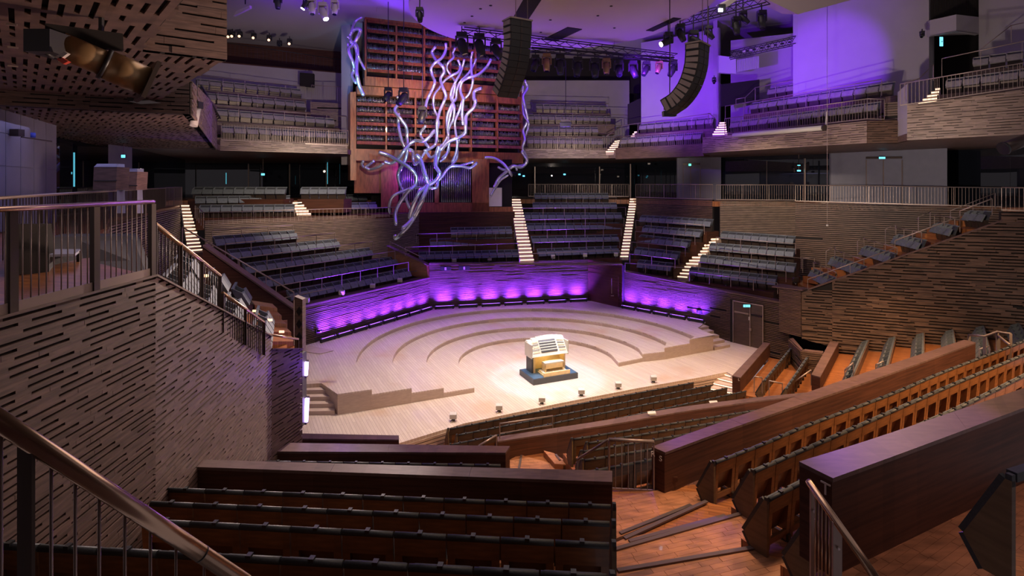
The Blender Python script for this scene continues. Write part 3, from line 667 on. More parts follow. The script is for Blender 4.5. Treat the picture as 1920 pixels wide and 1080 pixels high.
# big side wall
G0, G1 = V((15.7, 29.5, 0)), V((24.5, 25.93, 0))
U = (G1-G0).normalized(); Ng = V((U.y, -U.x, 0)); Ng = -Ng if Ng.y > 0 else Ng
gp = [W(1503, 634, G0, G1), W(1560, 650, G0, G1), xy(onl(1560, G0, G1), -1), xy(G1, -1), xy(G1, 8.25), W(1877, 397, G0, G1), W(1877, 415, G0, G1), W(1515, 544, G0, G1), W(1503, 544, G0, G1)]
gw = wall('wall_east', gp, Ng, .25)
for k, poly in enumerate([[gp[0], W(1560, 650, G0, G1), W(1560, 528, G0, G1), W(1515, 544, G0, G1), gp[8]], [xy(onl(1560, G0, G1), -1), xy(G1, -1), xy(G1, W(1877, 415, G0, G1).z), W(1877, 415, G0, G1), W(1560, 528, G0, G1)], [W(1877, 415, G0, G1), xy(G1, W(1877, 415, G0, G1).z), xy(G1, 8.25), W(1877, 397, G0, G1)]]):
    coursed(gw, poly, U, Ng, .155, .09, .08, 'slat', (.9, 3.2), .22, (.9, 3.2), name='slat', seed=31+k, missing=.02, jit=.7)
MB().prism([W(1515, 544, G0, G1), W(1877, 415, G0, G1), W(1877, 412, G0, G1), W(1515, 541, G0, G1)], -Ng*-.1).build('sloping_capping', 'cap', gw)
railing('sloping bronze handrail on the big slatted wall, lower length', [W(1518, 525, G0, G1)+V((0, .2, 0)), W(1683, 466, G0, G1)+V((0, .2, 0))], .55, 2.2, .03)
railing('sloping bronze handrail on the big slatted wall, middle length', [W(1683, 452, G0, G1)+V((0, .2, 0)), W(1806, 406, G0, G1)+V((0, .2, 0))], .8, 2.4, .03)
railing('sloping bronze handrail on the big slatted wall, upper length', [W(1806, 396, G0, G1)+V((0, .2, 0)), W(1867, 372.5, G0, G1)+V((0, .2, 0))], .8, 2.4, .03)
for i, (a, ya, b, yb) in enumerate([((1525, 491), 33, (1568, 511), 29.6), ((1565, 468), 33, (1620, 488), 29.6), ((1620, 448), 32.4, (1682, 465), 29), ((1680, 427), 31.4, (1728, 436), 28.4), ((1752, 404), 30.4, (1790, 408), 28.2)]):
    row_rail(f'thin bronze rail before the {NUM[i]} stepped row on the side gallery', [D(*a, ya), D(*b, yb)], .6, 1.1)
for i, (a, b, ya, yb) in enumerate([((1505, 484.5), (1527, 483), 33.8, 33.5), ((1549, 471), (1566, 462.5), 34, 34.4), ((1608, 451), (1620, 445), 33.5, 33.8), ((1660, 430), (1679, 420.5), 32.8, 33), ((1722, 407), (1744, 397.5), 32, 32.4), ((1782, 395), (1866, 362), 31.5, 31.9)]):
    row_rail(f'bronze stair handrail piece number {ORD[i]} up the side gallery aisle'.replace('number ', ''), [D(*a, ya), D(*b, yb)], .9, 1.4)
# aisle floor strips of the side gallery, between the seats and the tall wall
stair('wide orange stair aisle of the stepped side gallery', D(1505, 517, 33.4), D(1530, 520, 31.8), D(1800, 405, 30.9), D(1815, 406, 29.4), 16, led=False, m='floor')
# corner nib and dark vestibule under the big wall
n0 = V((15.05, 30.6, 0))
slatwall('wall_east', n0, G0, (1.3, 1.3), (3.7, 3.78), (5, 20), .085, .055, seed=41, missing=0)
pslab('trim_5', [xy(n0, 3.72)+V((-.3, .3, 0)), xy(G0, 3.8)+V((0, -.1, 0)), xy(G0, 3.8)+V((.8, .3, 0)), xy(n0, 3.72)+V((.6, 1.2, 0))], (0, 0, .06), 'cap', kind='structure')
pslab('wall_east', [V((15, 33, -1)), V((22, 31.5, -1)), V((22, 31.5, 2)), V((15, 33, 2))], (0, .2, 0), 'void', kind='structure')
pslab('floor', [V((14.5, 29, -.4)), V((20, 27, -.4)), V((22, 33, -.4)), V((14.5, 33, -.4))], (0, 0, -.2), 'floor', kind='structure')
lw = [D(1480, 637, 29.9), D(1503, 659, 27.4), D(1543, 664, 27.0)]
for k in range(2): slatwall('wall_east', lw[k], lw[k+1], (-1, -1), (lw[k].z, lw[k+1].z), (5, 10), .1, .07, seed=43+k, missing=.1)
for k in range(2): pslab('trim_6', [lw[k], lw[k+1], lw[k+1]+V((.2, .3, 0)), lw[k]+V((.3, .2, 0))], (0, 0, .06), 'cap', kind='structure')
# pale ribbed wall beyond the big wall at the frame edge
slatwall('wall_east', G1, (27.5, 19.0), (2, 2), (4.9, 5.1), (0, 15), .1, .06, m='slat_l', seed=45, missing=0)
slatwall('wall_east', G1, (27.5, 19.0), (5.1, 5.3), (8.2, 8.2), (0, 15), .1, .085, m='slat', seed=46, missing=0)
# ================================================================== BALCONY FRONTS, SOFFITS AND RAILS
ZS = 11.88
def bfront(name, pa, ya, pb, yb, Ya, Yb, seed, m='slat_l', slot=.35, zb=ZS):
    a, b = D(pa, ya, Ya), D(pb, yb, Yb)
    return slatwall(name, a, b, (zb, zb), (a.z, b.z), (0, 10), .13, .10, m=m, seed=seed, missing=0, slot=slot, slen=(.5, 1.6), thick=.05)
bfront('wall_west', 413, 262.5, 651, 271, 37, 41, 51)
bfront('wall_back', 985, 281, 1141, 282.5, 47.2, 47.2, 52)
bfront('wall_east', 1141, 282.5, 1318, 272, 47.2, 41.8, 53)
bfront('wall_east', 1318, 258, 1626, 226.9, 39.8, 30.5, 54)
bfront('wall_east', 1626, 226.9, 1683, 226, 30.5, 30.3, 55, m='slat')
bfront('wall_east', 1701, 197.5, 2000, 157, 28.6, 24.4, 56)
def brail(lab, pa, ya, pb, yb, Ya, Yb, h=1.15, bal=.16, **k):
    return railing(lab, [D(pa, ya, Ya), D(pb, yb, Yb)], h, 1.45, .028, bal=bal, kick=.05, **k)
brail('baluster railing along the front of the west balcony', 415, 231, 653, 245, 37, 41)
brail('baluster railing along the front of the centre balcony', 985, 256, 1137, 258, 47.2, 47.2)
brail('baluster railing along the front of the corner balcony', 1137, 258, 1318, 245, 47.2, 41.8)
brail('baluster railing along the front of the east balcony', 1359, 222.7, 1626, 185.2, 39.2, 30.5)
brail('railing return at the end of the east balcony front', 1626, 185.2, 1658, 186, 30.5, 30.4)
brail('baluster railing along the front of the near east balcony', 1688, 157.5, 2000, 104, 28.6, 24.4)
for lab, pa, ya, pb, yb, Ya, Yb in [('rail before the second row of the west balcony', 402, 200, 650, 218.5, 39, 44), ('rail before the third row of the west balcony', 370, 168.5, 583, 187.5, 40.5, 45.5), ('bright rail before the back row of the west balcony', 376, 141.5, 572, 162.5, 42, 46.5),
        ('rail before the second row of the centre balcony', 989, 233.5, 1165, 236, 48.8, 48.8), ('rail before the third row of the centre balcony', 979, 210.5, 1200, 216.5, 50, 50), ('rail before the back row of the centre balcony', 989, 190.5, 1141, 194, 51.3, 51.3),
        ('rail before the second row of the corner balcony', 1165, 235.5, 1333, 212.5, 46, 42), ('rail before the second row of the east balcony', 1360, 199, 1653, 148.8, 39.8, 31.8), ('rail before the back row of the east balcony', 1416, 164.5, 1495, 149, 39.9, 38), ('rail before the second row of the near east balcony', 1766, 110, 2000, 60, 29, 26),
        ('high handrail above the near east balcony aisle', 1896, 47.5, 1990, 28, 30, 28.5)]:
    railing('thin bronze '+lab, [D(pa, ya, Ya), D(pb, yb, Yb)], .95, 1.45, .026)
railing('short sloping handrail rising to the back row of the east balcony', [D(1380, 186, 40), D(1397, 183, 40), D(1416, 164.5, 39.9)], .9, 1.2)
railing('sloping handrail beside the near east balcony', [D(1839, 92, 30), D(1896, 47.5, 30)], .9, 1.5)
railing('sloping handrail beside the jamb of the near east balcony', [D(1697, 155, 29.2), D(1724, 147, 29.5), D(1750, 121, 30)], .9, 1.5)
railing('sloping handrail by the lit stair of the centre balcony', [D(1136, 256, 47.6), D(1160, 240, 48.4)], .6, 1.5)
railing('sloping handrail pair at the end of the corner balcony', [D(1328, 212, 42), D(1347, 225, 41)], .8, 1.5)
railing('baluster railing before the grey wall beside the organ shaft', [D(584, 159.5, 47), D(640, 163, 47.3)], 1.3, 1.4, .03, bal=.16)
slatwall('wall_west', D(582, 192, 47.2), D(642, 194, 47.6), (12, 12), (D(582, 191, 47.2).z, D(642, 194, 47.6).z), (0, 10), .12, .1, m='slat_l', seed=57, missing=.02)
# soffits of the balconies (level), running back over the foyer
sof = MB()
sof.prism([V((-16.2, 28, ZS)), D(413, 283, 37)*1, D(652, 290, 41)*1, V((-12, 75, ZS)), V((-60, 75, ZS)), V((-60, 28, ZS))] if False else [xy(D(405, 262, 35), ZS), xy(D(413, 262, 37), ZS), xy(D(651, 262, 41), ZS), V((-12, 75, ZS)), V((-60, 75, ZS)), V((-60, 35, ZS))], (0, 0, .35))
sof.build('ceiling', 'wall', kind='structure')
sp = [xy(D(985, 281, 47.2), ZS), xy(D(1141, 282, 47.2), ZS), xy(D(1318, 272, 41.8), ZS), xy(D(1318, 258, 39.8), ZS), xy(D(1626, 227, 30.5), ZS), xy(D(1683, 226, 30.3), ZS), xy(D(1701, 197, 28.6), ZS), xy(D(2000, 157, 24.4), ZS)]
MB().prism(sp+[V((60, 20, ZS)), V((60, 75, ZS)), V((sp[0].x, 75, ZS))], (0, 0, .35)).build('ceiling', 'wall', kind='structure')
pslab('ceiling', [V((-12, 50, ZS)), V((1.5, 50, ZS)), V((1.5, 75, ZS)), V((-12, 75, ZS))], (0, 0, .35), 'wall', kind='structure')
# white jamb beside the near east balcony, east balcony cheek
ja, jb = D(1683, 226, 30.3), D(1701, 226, 28.9)
pslab('wall_east', [xy(ja, ZS), xy(jb, ZS), xy(jb, 14.9), xy(ja, 14.7)], (.2, .2, 0), 'plaster', kind='structure')
slatwall('wall_east', D(1658, 226, 30.9), D(1684, 226, 30.5), (ZS, ZS), (14.2, 14.2), (0, 20), .13, .1, m='slat', seed=58, missing=.1)
# long pale batten tube under the east balcony rail
tb = thing('hanging_tube', 'long pale horizontal tube hanging below the east balcony railing', 'tube', D(1460, 249, 35.5))
MB().tube([D(1375, 254, 36.9), D(1545, 239.5, 31.7)], .15, 12).build('barrel', 'whitebox', tb)
MB().tube([D(1544, 239.6, 31.74), D(1547, 239.3, 31.62)], .17, 12).build('end_cap', 'post', tb)
MB().bar(D(1548, 239, 31.8), D(1550, 210, 31.8), .05, .05).build('hanger', 'whitebox', tb)
MB().bar(D(1373, 240, 37), D(1375, 254, 36.9), .05, .05).build('hanger', 'black', tb)
# ================================================================== FOYER BEHIND (dark glass, grey walls, doors)
pslab('window_1', [V((-50, 58, 8.2)), V((12, 58, 8.2)), V((12, 58, ZS)), V((-50, 58, ZS))], (0, .1, 0), 'glass', kind='structure')
pslab('window_2', [V((12, 58, 8.2)), V((17, 50, 8.2)), V((17, 50, ZS)), V((12, 58, ZS))], (0, .1, 0), 'glass', kind='structure')
g1 = [D(1270, 348, 47), D(1352, 348, 45.5)]; pslab('wall_back', [xy(g1[0], 8.3), xy(g1[1], 8.3), xy(g1[1], ZS), xy(g1[0], ZS)], (0, .2, 0), 'grey', kind='structure')
g2 = [D(1352, 348, 46), D(1565, 348, 40.6)]; pslab('window_3', [xy(g2[0], 8.2), xy(g2[1], 8.2), xy(g2[1], ZS), xy(g2[0], ZS)], (0, .2, 0), 'glass', kind='structure')
g3 = [D(1558, 348, 40), D(1776, 348, 34.6)]; pslab('wall_back', [xy(g3[0], 8.2), xy(g3[1], 8.2), xy(g3[1], ZS), xy(g3[0], ZS)], (0, .2, 0), 'grey', kind='structure')
g4 = [D(1770, 348, 37), D(2050, 348, 31)]; pslab('window_4', [xy(g4[0], 8.2), xy(g4[1], 8.2), xy(g4[1], ZS), xy(g4[0], ZS)], (0, .2, 0), 'glass', kind='structure')
def fdoor(lab, A, B, x0, x1, xm, ytop, sign=None):
    t = thing('door', lab, 'door', xy(onl(xm, A, B), 8.2)); n = V(((B-A).y, -(B-A).x, 0)).normalized(); n = -n if n.y > 0 else n
    for x in (x0, x1, xm): p = W(x, ytop, A, B)+n*.06; MB().bar(p, xy(p, 8.2), .05, .04).build('edge_strip', 'steel', t)
    MB().prism([W(x0, ytop, A, B)+n*.05, W(x1, ytop, A, B)+n*.05, xy(W(x1, ytop, A, B)+n*.05, 8.2), xy(W(x0, ytop, A, B)+n*.05, 8.2)], -n*.04).build('leaf', 'grey', t)
    MB().bar(W(x0, ytop-4, A, B)+n*.1, W(x1, ytop-4.5, A, B)+n*.1, .1, .14).build('header', 'post', t)
    return t
fdoor('grey foyer double door with dark header and small exit light', g3[0], g3[1], 1625, 1692, 1657, 300)
exitsign('small pale exit light over the grey foyer double door', D(1654, 296, 37), .42, .13, 'exit')
fdoor('narrow grey foyer door with green exit light', g1[0], g1[1], 1281, 1313, 1295, 312)
exitsign('small green exit light over the narrow foyer door', D(1293.5, 309, 44), .2, .17, 'exitg', .68)
exitsign('blue exit light hanging inside the dark glass foyer', D(1498, 320, 40), .26, .1, 'exit', .9)
exitsign('upper small exit light in the dark glass foyer', D(1498, 310, 40), .2, .06, 'exit', .8)
exitsign('green exit light in the glass foyer behind the west galleries', D(493, 327, 48), .3, .17, 'exit', 1.38)
exitsign('blue exit light in the doorway of the near east balcony', D(1765, 78, 33), .2, .55, 'exit')
for i, (x, y, Y) in enumerate([(974, 327, 57), (982, 330, 57), (1058.5, 327, 57), (1129, 318.5, 57), (1159, 331, 57), (1217, 307, 50)]):
    tag(MB().box(D(x, y, Y+.95 if Y > 55 else Y-.05), (.22, .08, .14)).build('foyer_lamp', 'exit' if i < 3 else 'whitebox', label=f'tiny lit square in the dark glass above the centre bank, {ORD[i]} from the organ'), cat='lamp')
# mullions of the foyer glazing
for i, (x, Y, y0) in enumerate([(466, 57, 290), (543, 57, 288), (340, 57, 292), (612, 57, 305), (1182, 50, 300), (1509, 40, 300), (1124, 57, 300), (1003, 57, 305), (318, 57, 300), (1438, 44, 300)]):
    p = D(x, 348, Y-.3); MB().bar(xy(p, 8.2), xy(p, ZS-(.1 if i < 4 else .4)), .09, .09).build('mullion', 'steel', label=f'slim vertical glazing post in the dark foyer glass, {ORD[i]}', cat='post', group='slim posts of the foyer glazing')
# ================================================================== UPPER WALLS
def vwall(name, pa, Ya, pb, Yb, z0, z1, m='plaster', t=.3):
    a, b = D(pa, 300, Ya), D(pb, 300, Yb); d = V((b.y-a.y, a.x-b.x, 0)).normalized(); d = -d if d.y < 0 else d
    return pslab(name, [xy(a, z0), xy(b, z0), xy(b, z1), xy(a, z1)], d*t, m, kind='structure')
CZT = 22.6
vwall('wall_east', 1496, 37.8, 1742, 33.2, 12.5, CZT)
vwall('wall_east', 1496, 37.8, 1505, 46, 12.5, CZT)
vwall('wall_east', 1742, 33.2, 1752, 38, 12.5, CZT)
vwall('wall_east', 1835, 33, 2050, 28, 12.5, CZT)
vwall('wall_back', 1370, 43.5, 1500, 41.2, 12.5, CZT-1.5)
vwall('wall_back', 1745, 38, 1840, 36, 12.5, CZT, 'void')
vwall('wall_back', 970, 54.3, 1180, 54.3, 12.5, 20.0)
vwall('wall_back', 970, 56, 1200, 56, 19, CZT, 'void')
# bowed violet wall of three facets
for a, Ya, b, Yb in [(1202, 47.6, 1250, 46.2), (1250, 46.2, 1300, 44.6), (1300, 44.6, 1347, 43.0)]: vwall('wall_back', a, Ya, b, Yb, 12.5, CZT-.6)
vwall('wall_back', 1345, 43, 1352, 47, 12.5, CZT, 'plaster')
vwall('wall_west', 350, 45, 645, 50.5, 14.5, 19.9)
vwall('wall_west', 350, 48.5, 655, 53.5, 18, CZT, 'par')
vwall('wall_west', 640, 44.6, 657, 44.2, 11.2, CZT, 'plaster')
pslab('floor', [xy(D(350, 300, 45), 19.9), xy(D(645, 300, 50.5), 19.9), xy(D(655, 300, 53.5), 19.9), xy(D(350, 300, 48.5), 19.9)], (0, 0, .1), 'par', kind='structure')
# dark doorways
def doorway(lab, pts, Y): MB().prism([D(*p, Y) for p in pts], (0, .25, 0)).build('doorway', 'void', label=lab, cat='doorway')
doorway('dark doorway in the grey wall over the west balcony', [(562, 136), (588, 138), (588, 164), (562, 161)], 47.9)
doorway('tall dark opening beside the corner balcony stair', [(1353, 158), (1424, 149), (1424, 186), (1353, 200)], 40.9)
doorway('dark opening between centre balcony and violet wall', [(1178, 195), (1201, 184), (1201, 234), (1178, 234)], 48.5)
# sliver boxes with curtain strips
bx = thing('curtained_box', 'purple lit box with vertical curtain strips over the tall dark opening', 'box', D(1385, 135, 40.5))
MB().prism([D(1348, 104, 41), D(1380, 108, 40.4), D(1380, 138, 40.4), D(1348, 136, 41)], (0, .3, 0)).build('side_panel', 'ceil', bx)
cs = MB()
for k in range(16): x = 1383+k*2.6; cs.bar(D(x, 112-k*.45, 40.3-k*.02), D(x, 135-k*.5, 40.3-k*.02), .07, .05)
cs.build('curtain_strip', 'ceil', bx, kind='stuff')
by = thing('curtained_box', 'purple lit box with dark curtain over the near east doorway', 'box', D(1790, 40, 32.5))
MB().prism([D(1744, 38, 33), D(1793, 27, 32), D(1793, 58, 32), D(1744, 68, 33)], (0, .3, 0)).build('front_panel', 'plaster', by)
MB().prism([D(1793, 27, 32), D(1836, 32, 33), D(1836, 64, 33), D(1793, 58, 32)], (0, .3, 0)).build('side_panel', 'plaster', by)
MB().prism([D(1744, 68, 33), D(1793, 58, 32), D(1836, 64, 33), D(1836, 64, 36), D(1744, 68, 36)], (0, 0, .05)).build('underside', 'plaster', by)
cs = MB()
for k in range(34): x = 1746+k*2.65; cs.bar(D(x, -20, 33.2), D(x, 37-min(k, 18)*.5, 33.2), .06, .05)
cs.build('curtain_strip', 'void', by, kind='stuff')
# main ceiling
pslab('ceiling', [V((-45, 8, CZT)), V((45, 8, CZT)), V((45, 62, CZT)), V((-45, 62, CZT))], (0, 0, .3), 'ceil', kind='structure')
pslab('ceiling', [D(1440, 0, 26), D(1496, 27, 26), D(1640, -12, 26), D(1560, -80, 26)], (0, 1.5, .5), 'canopy', kind='structure')
pslab('wall_back', [V((-60, 62, -2)), V((60, 62, -2)), V((60, 62, CZT)), V((-60, 62, CZT))], (0, .3, 0), 'void', kind='structure')
# ================================================================== STALLS SEEN FROM BEHIND
def _stall(shell='shell', pocket='pocket'):
    b = MB()   # local front = -y ; the back shell faces +y
    b.prism([(-.29, .12, .03), (-.29, .16, .03), (-.29, .22, .80), (-.29, .18, .80)], (.085, 0, 0))
    b.prism([(.205, .12, .03), (.205, .16, .03), (.205, .22, .80), (.205, .18, .80)], (.085, 0, 0))
    b.prism([(-.215, .165, .60), (-.215, .205, .60), (-.215, .22, .80), (-.215, .18, .80)], (.43, 0, 0))
    b.prism([(-.215, .122, .10), (-.215, .162, .10), (-.215, .17, .20), (-.215, .13, .20)], (.43, 0, 0))
    p = MB().prism([(-.215, .0, .18), (-.215, .02, .18), (-.215, .17, .62), (-.215, .15, .62)], (.43, 0, 0))
    p.prism([(-.216, .0, .18), (-.216, .16, .18), (-.216, .2, .62), (-.216, .10, .62)], (.012, 0, 0)).prism([(.204, .0, .18), (.204, .16, .18), (.204, .2, .62), (.204, .10, .62)], (.012, 0, 0))
    r = MB().tube([(-.2925, .20, .825), (.2925, .20, .825)], .034, 10)
    k = MB().box((0, .205, .86), (.05, .06, .035))
    q = MB().prism([(-.26, -.10, .42), (-.26, .09, .42), (-.26, .16, .80), (-.26, .10, .80), (-.26, -.02, .48)], (.52, 0, 0))
    g = MB().box((-.25, .06, .06), (.07, .28, .12))
    return [('back_shell', b.mesh('back_shell', shell)), ('pocket', p.mesh('pocket', pocket)), ('padded_roll', r.mesh('padded_roll', 'roll')), ('roll_clip', k.mesh('roll_clip', 'black')), ('cushion', q.mesh('cushion', 'seatd')), ('foot', g.mesh('foot', 'post'))]
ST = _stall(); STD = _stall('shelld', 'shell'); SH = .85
def endpanel(lab, p, t, zf, side, h=.85, face=-1):
    """p row end at seat top, t travel direction; panel in the plane across the row"""
    t = V((t.x, t.y, 0)).normalized(); f = V((-t.y, t.x, 0))*(1 if face < 0 else -1)
    o = xy(p, zf)+t*(.02*side)-f*.22; e = thing('row_end_panel', lab, 'seat panel', o)
    prof = [(0, -.02), (.22, -.03), (.38, .2), (.05, h-.02), (0, h-.02)]
    MB().prism([o+f*a+UP*b for a, b in prof], t*(.05*side)).build('panel', 'epan', e)
    ed = MB()
    for a, b in ((1, 2), (2, 3), (3, 4)): ed.bar(o+f*prof[a][0]+UP*prof[a][1]+t*.025*side, o+f*prof[b][0]+UP*prof[b][1]+t*.025*side, .10, .045, up=t)
    ed.build('edge_trim', 'roll', e)
def stalls(pts, row, block, end, n=None, ends='lr', face=-1, fl='floor', front=.62, back=.62, thick=.8, adj='black-topped brown seat', parts=None):
    cells, pit = arc(pts, 50); L = pit*50; n = n or round(L/.585)
    seat_row(parts or ST, 'stalls_chair', pts, n, adj, end, row, block, face, SH)
    zf = pts[0].z-SH; terrace(pts, zf, front, back, face, thick, fl)
    if 'l' in ends: endpanel(f'dark-edged angled panel at the aisle start of the {row} row of {block}', V(pts[0]), cells[0][1], zf, -1, face=face)
    if 'r' in ends: endpanel(f'dark-edged angled panel at the far end of the {row} row of {block}', V(pts[-1]), cells[-1][1], zf, 1, face=face)
# west block in front of the camera
for i, (a, b, z, n) in enumerate([((0, 1058), (1128, 1124), 6.35, 10), ((4, 993), (1135, 1050), 6.0, 10), ((290, 955), (1140, 997), 5.65, 9), ((302, 925), (1141, 961), 5.3, 10), ((330, 902), (1143, 932), 4.95, 11)]):
    stalls([Z(*a, z), Z(*b, z)], ['rearmost', 'fourth', 'third', 'second', 'front'][i], 'the west stalls', 'aisle stair' if False else 'slotted wall', n, 'r', thick=1.0)
stalls([Z(505, 856.5, 3.1), Z(940, 863, 3.1)], 'single', 'the small lower stalls', 'slotted wall', 9, '')
# east block
e1 = [Z(x, y, 4.3) for x, y in ((1325, 857), (1413, 824), (1513, 784), (1657.5, 731.7), (1762.5, 689), (1882, 645), (1950, 617))]
e2 = [Z(x, y, 4.67) for x, y in ((1395, 872), (1527, 817), (1657, 762), (1778, 711), (1920, 654), (1990, 626))]
e3 = [Z(x, y, 4.87) for x, y in ((1418, 922), (1480, 892), (1640, 816), (1800, 746), (1920, 689), (1990, 657))]
e4 = [Z(x, y, 5.1) for x, y in ((1497, 962), (1640, 888), (1800, 810))]
for i, p in enumerate((e1, e2, e3, e4)): stalls(p, NUM[i], 'the east stalls', 'aisle', None, 'l', adj='orange-brown seat', front=.26, back=.8)
endpanel('very large dark-edged angled seat panel at the bottom corner beside the letter T parapet', D(1897, 896, 4.69)+V((-.054, .171, 0)), V((.95, .3, 0)), 6.12, -1, h=.88)
MB().bar(D(1897, 892, 4.69), D(1990, 862, 4.95), .08, .08).build('stalls_seat_roll', 'roll', label='black padded roll running out of frame from the very large seat panel', cat='seat roll')
pslab('floor', [Z(1905, 1040, 5.4), Z(1990, 1030, 5.4), Z(1990, 1200, 5.4), Z(1905, 1200, 5.4)], (0, 0, -.2), 'floor', kind='structure')
# front stalls close to the stage
fr = [((839.7, 799.5), (1295, 714), .35), ((856, 810.5), (1326.7, 719), .4), ((844, 828), (1357, 724), .5), ((925, 828), (1392, 729.6), .6), ((1040, 812), (1409, 741.7), .7)]
mids = [(1060, 757.5), (1080, 767), (1090, 777.5), (1160, 778.5), (1240, 774)]
for i, (a, b, z) in enumerate(fr):
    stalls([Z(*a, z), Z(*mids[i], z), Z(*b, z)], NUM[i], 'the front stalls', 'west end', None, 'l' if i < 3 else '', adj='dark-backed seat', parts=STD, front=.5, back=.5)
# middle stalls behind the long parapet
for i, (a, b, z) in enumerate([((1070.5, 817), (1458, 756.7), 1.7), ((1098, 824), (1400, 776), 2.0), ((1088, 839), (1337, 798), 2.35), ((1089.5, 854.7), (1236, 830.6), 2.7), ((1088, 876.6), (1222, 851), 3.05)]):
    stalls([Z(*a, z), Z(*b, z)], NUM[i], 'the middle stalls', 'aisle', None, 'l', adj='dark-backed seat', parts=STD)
# low side benches beside the stage
for i, (a, b, z) in enumerate([((1479, 648), (1425, 711.7), .75), ((1507.5, 666.7), (1465, 726.7), .95)]):
    stalls([Z(*a, z), Z(*b, z)], NUM[i], 'the low side stalls', 'wall end', None, 'r', face=1, adj='dark-backed seat', parts=STD, front=.9, back=.9)
# side rows against the big slatted wall
for i, (a, b, z, n) in enumerate([((1618, 636.6), (1584, 708.8), 1.52, 9), ((1668.5, 630), (1647, 700), 1.79, 9), ((1721, 623.4), (1717, 690), 2.13, 9), ((1775.6, 616.9), (1780, 665), 2.41, 8), ((1832.5, 609.9), (1842, 656), 2.7, 7), ((1898, 604.8), (1920, 647), 2.93, 6)]):
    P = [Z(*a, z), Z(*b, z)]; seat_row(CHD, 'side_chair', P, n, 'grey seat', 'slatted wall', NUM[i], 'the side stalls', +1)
    MB().prism([P[0]+V((.3, 0, -.02)), P[1]+V((.3, 0, -.02)), P[1]+V((.2, 0, -SEATH)), P[0]+V((.2, 0, -SEATH))], (.05, 0, 0)).build('row_backboard', 'slat', label=f'brown backboard behind the {NUM[i]} row of the side stalls', cat='backboard')
    terrace([P[0]+(P[0]-P[1])*.1, P[1]+(P[1]-P[0])*.2], z-SEATH, 1.35, 1.35, +1, .8, 'floor')
# ================================================================== PARAPETS
def parapet(lab, near, far, z, h, t=.05, m='par', capm='cap', joints=0):
    A = [Z(*p, z) for p in near]; B = [Z(*p, z) for p in far]
    A, B = resample(smooth(A, 5), 24), resample(smooth(B, 5), 24)
    q = thing('parapet', lab, 'parapet', (A[0].x, A[0].y, z-h))
    b = MB()
    for i in range(24): b.prism([A[i]-UP*t, A[i+1]-UP*t, B[i+1]-UP*t, B[i]-UP*t], (0, 0, -(h-t)))
    b.build('body', m, q)
    # capping boards with fine joints
    k = joints or max(2, round((A[0]-A[-1]).length/2.4))
    for j in range(k):
        i0, i1 = 24*j//k, 24*(j+1)//k
        c = MB(); o = V((0, 0, 0))
        for i in range(i0, i1):
            a0, a1, b0, b1 = A[i], A[i+1], B[i], B[i+1]
            if i == i0: a0, b0 = a0.lerp(a1, .012), b0.lerp(b1, .012)
            out0, out1 = (a0-b0).normalized()*.008, (a1-b1).normalized()*.008
            c.prism([a0+out0, a1+out1, b1-out1, b0-out0], (0, 0, -t))
        c.build('capping', capm, q)
    return q, A, B
parapet('long dark parapet before the west stalls, plum-coloured top', [(368, 875), (760, 889), (1148, 903)], [(378, 862), (760, 873), (1148, 883)], 4.78, 1.0)
parapet('brown parapet below the west stalls, ending at a small spotlight', [(505, 846), (948, 848.5)], [(508, 830), (956, 836.5)], 3.0, 1.0)
parapet('short dark parapet just below the stage front', [(545, 822), (748, 824)], [(550, 812.5), (748, 816.5)], 1.5, 1.0)
parapet('long curved parapet lettered S and R, purple-lit near its end', [(1246, 848), (1370, 803), (1500, 758), (1609, 721), (1719, 682), (1829, 642)], [(1222, 838), (1337, 797), (1485, 746), (1600, 706), (1700, 673), (1808, 637)], 4.25, .83)
parapet('massive dark parapet lettered T with purple top', [(1560, 896), (1715, 840), (1920, 764), (1990, 738)], [(1499, 866), (1640, 822), (1913, 730), (1985, 706)], 6.2, 1.12)
parapet('long low reddish parapet behind the front stalls', [(933, 827.5), (1160, 793), (1264, 774), (1410, 753), (1502, 742)], [(932, 819), (1160, 783.8), (1264, 765), (1410, 746), (1522, 734.8)], 1.05, 1.25)
parapet('short brown parapet beside the lit steps and stage door', [(1388, 708), (1444, 643)], [(1373, 704.5), (1432.5, 641.7)], .62, .75)
parapet('short brown parapet between low side stalls and grey side rows', [(1537.5, 706.7), (1572.5, 641.7)], [(1521.7, 702.5), (1556.7, 640)], 1.31, 1.1)
# west sides of T: body cheek boards
def text(ch, p, xdir, size, lab):
    c = bpy.data.curves.new('letter', 'FONT'); c.body = ch; c.size = size; c.extrude = .006; c.align_x = 'CENTER'; c.align_y = 'CENTER'; c.materials.append(M['letter'])
    o = bpy.data.objects.new('letter', c); COL.objects.link(o); x = V(xdir).normalized(); z = x.cross(UP).normalized()
    me = bpy.data.meshes.new_from_object(o); bpy.data.objects.remove(o); o = bpy.data.objects.new('letter', me); COL.objects.link(o)
    o.matrix_world = Matrix.Translation(V(p)+z*.012) @ Matrix((x, UP, z)).transposed().to_4x4(); return tag(o, lab, 'letter')
def onface(px, py, pa, pb, z): A, B = Z(*pa, z), Z(*pb, z); return W(px, py, A, B), (B-A)
for ch, px, py, pa, pb, z, s in (('T', 1549, 917, (1499, 866), (1560, 896), 6.2, .20), ('S', 1239, 860, (1222, 838), (1246, 848), 4.25, .15)):
    p, x = onface(px, py, pa, pb, z); text(ch, p, x, s, f'pale inlaid letter {ch} on a parapet end')
text('R', D(1223.5, 851, 10.72), (1, .15, 0), .15, 'pale inlaid letter R beside the baluster gate')
text('L', D(1385, 712, 25.1), (1, .1, 0), .16, 'tiny pale letter L on the short parapet by the stage steps')
sk = onface(1265, 898, (1246, 848), (1370, 803), 4.25); MB().box(sk[0]+V((0, -.02, 0)), (.1, .02, .1)).build('floor_socket', 'par', label='small square service cover on the S parapet face', cat='cover')
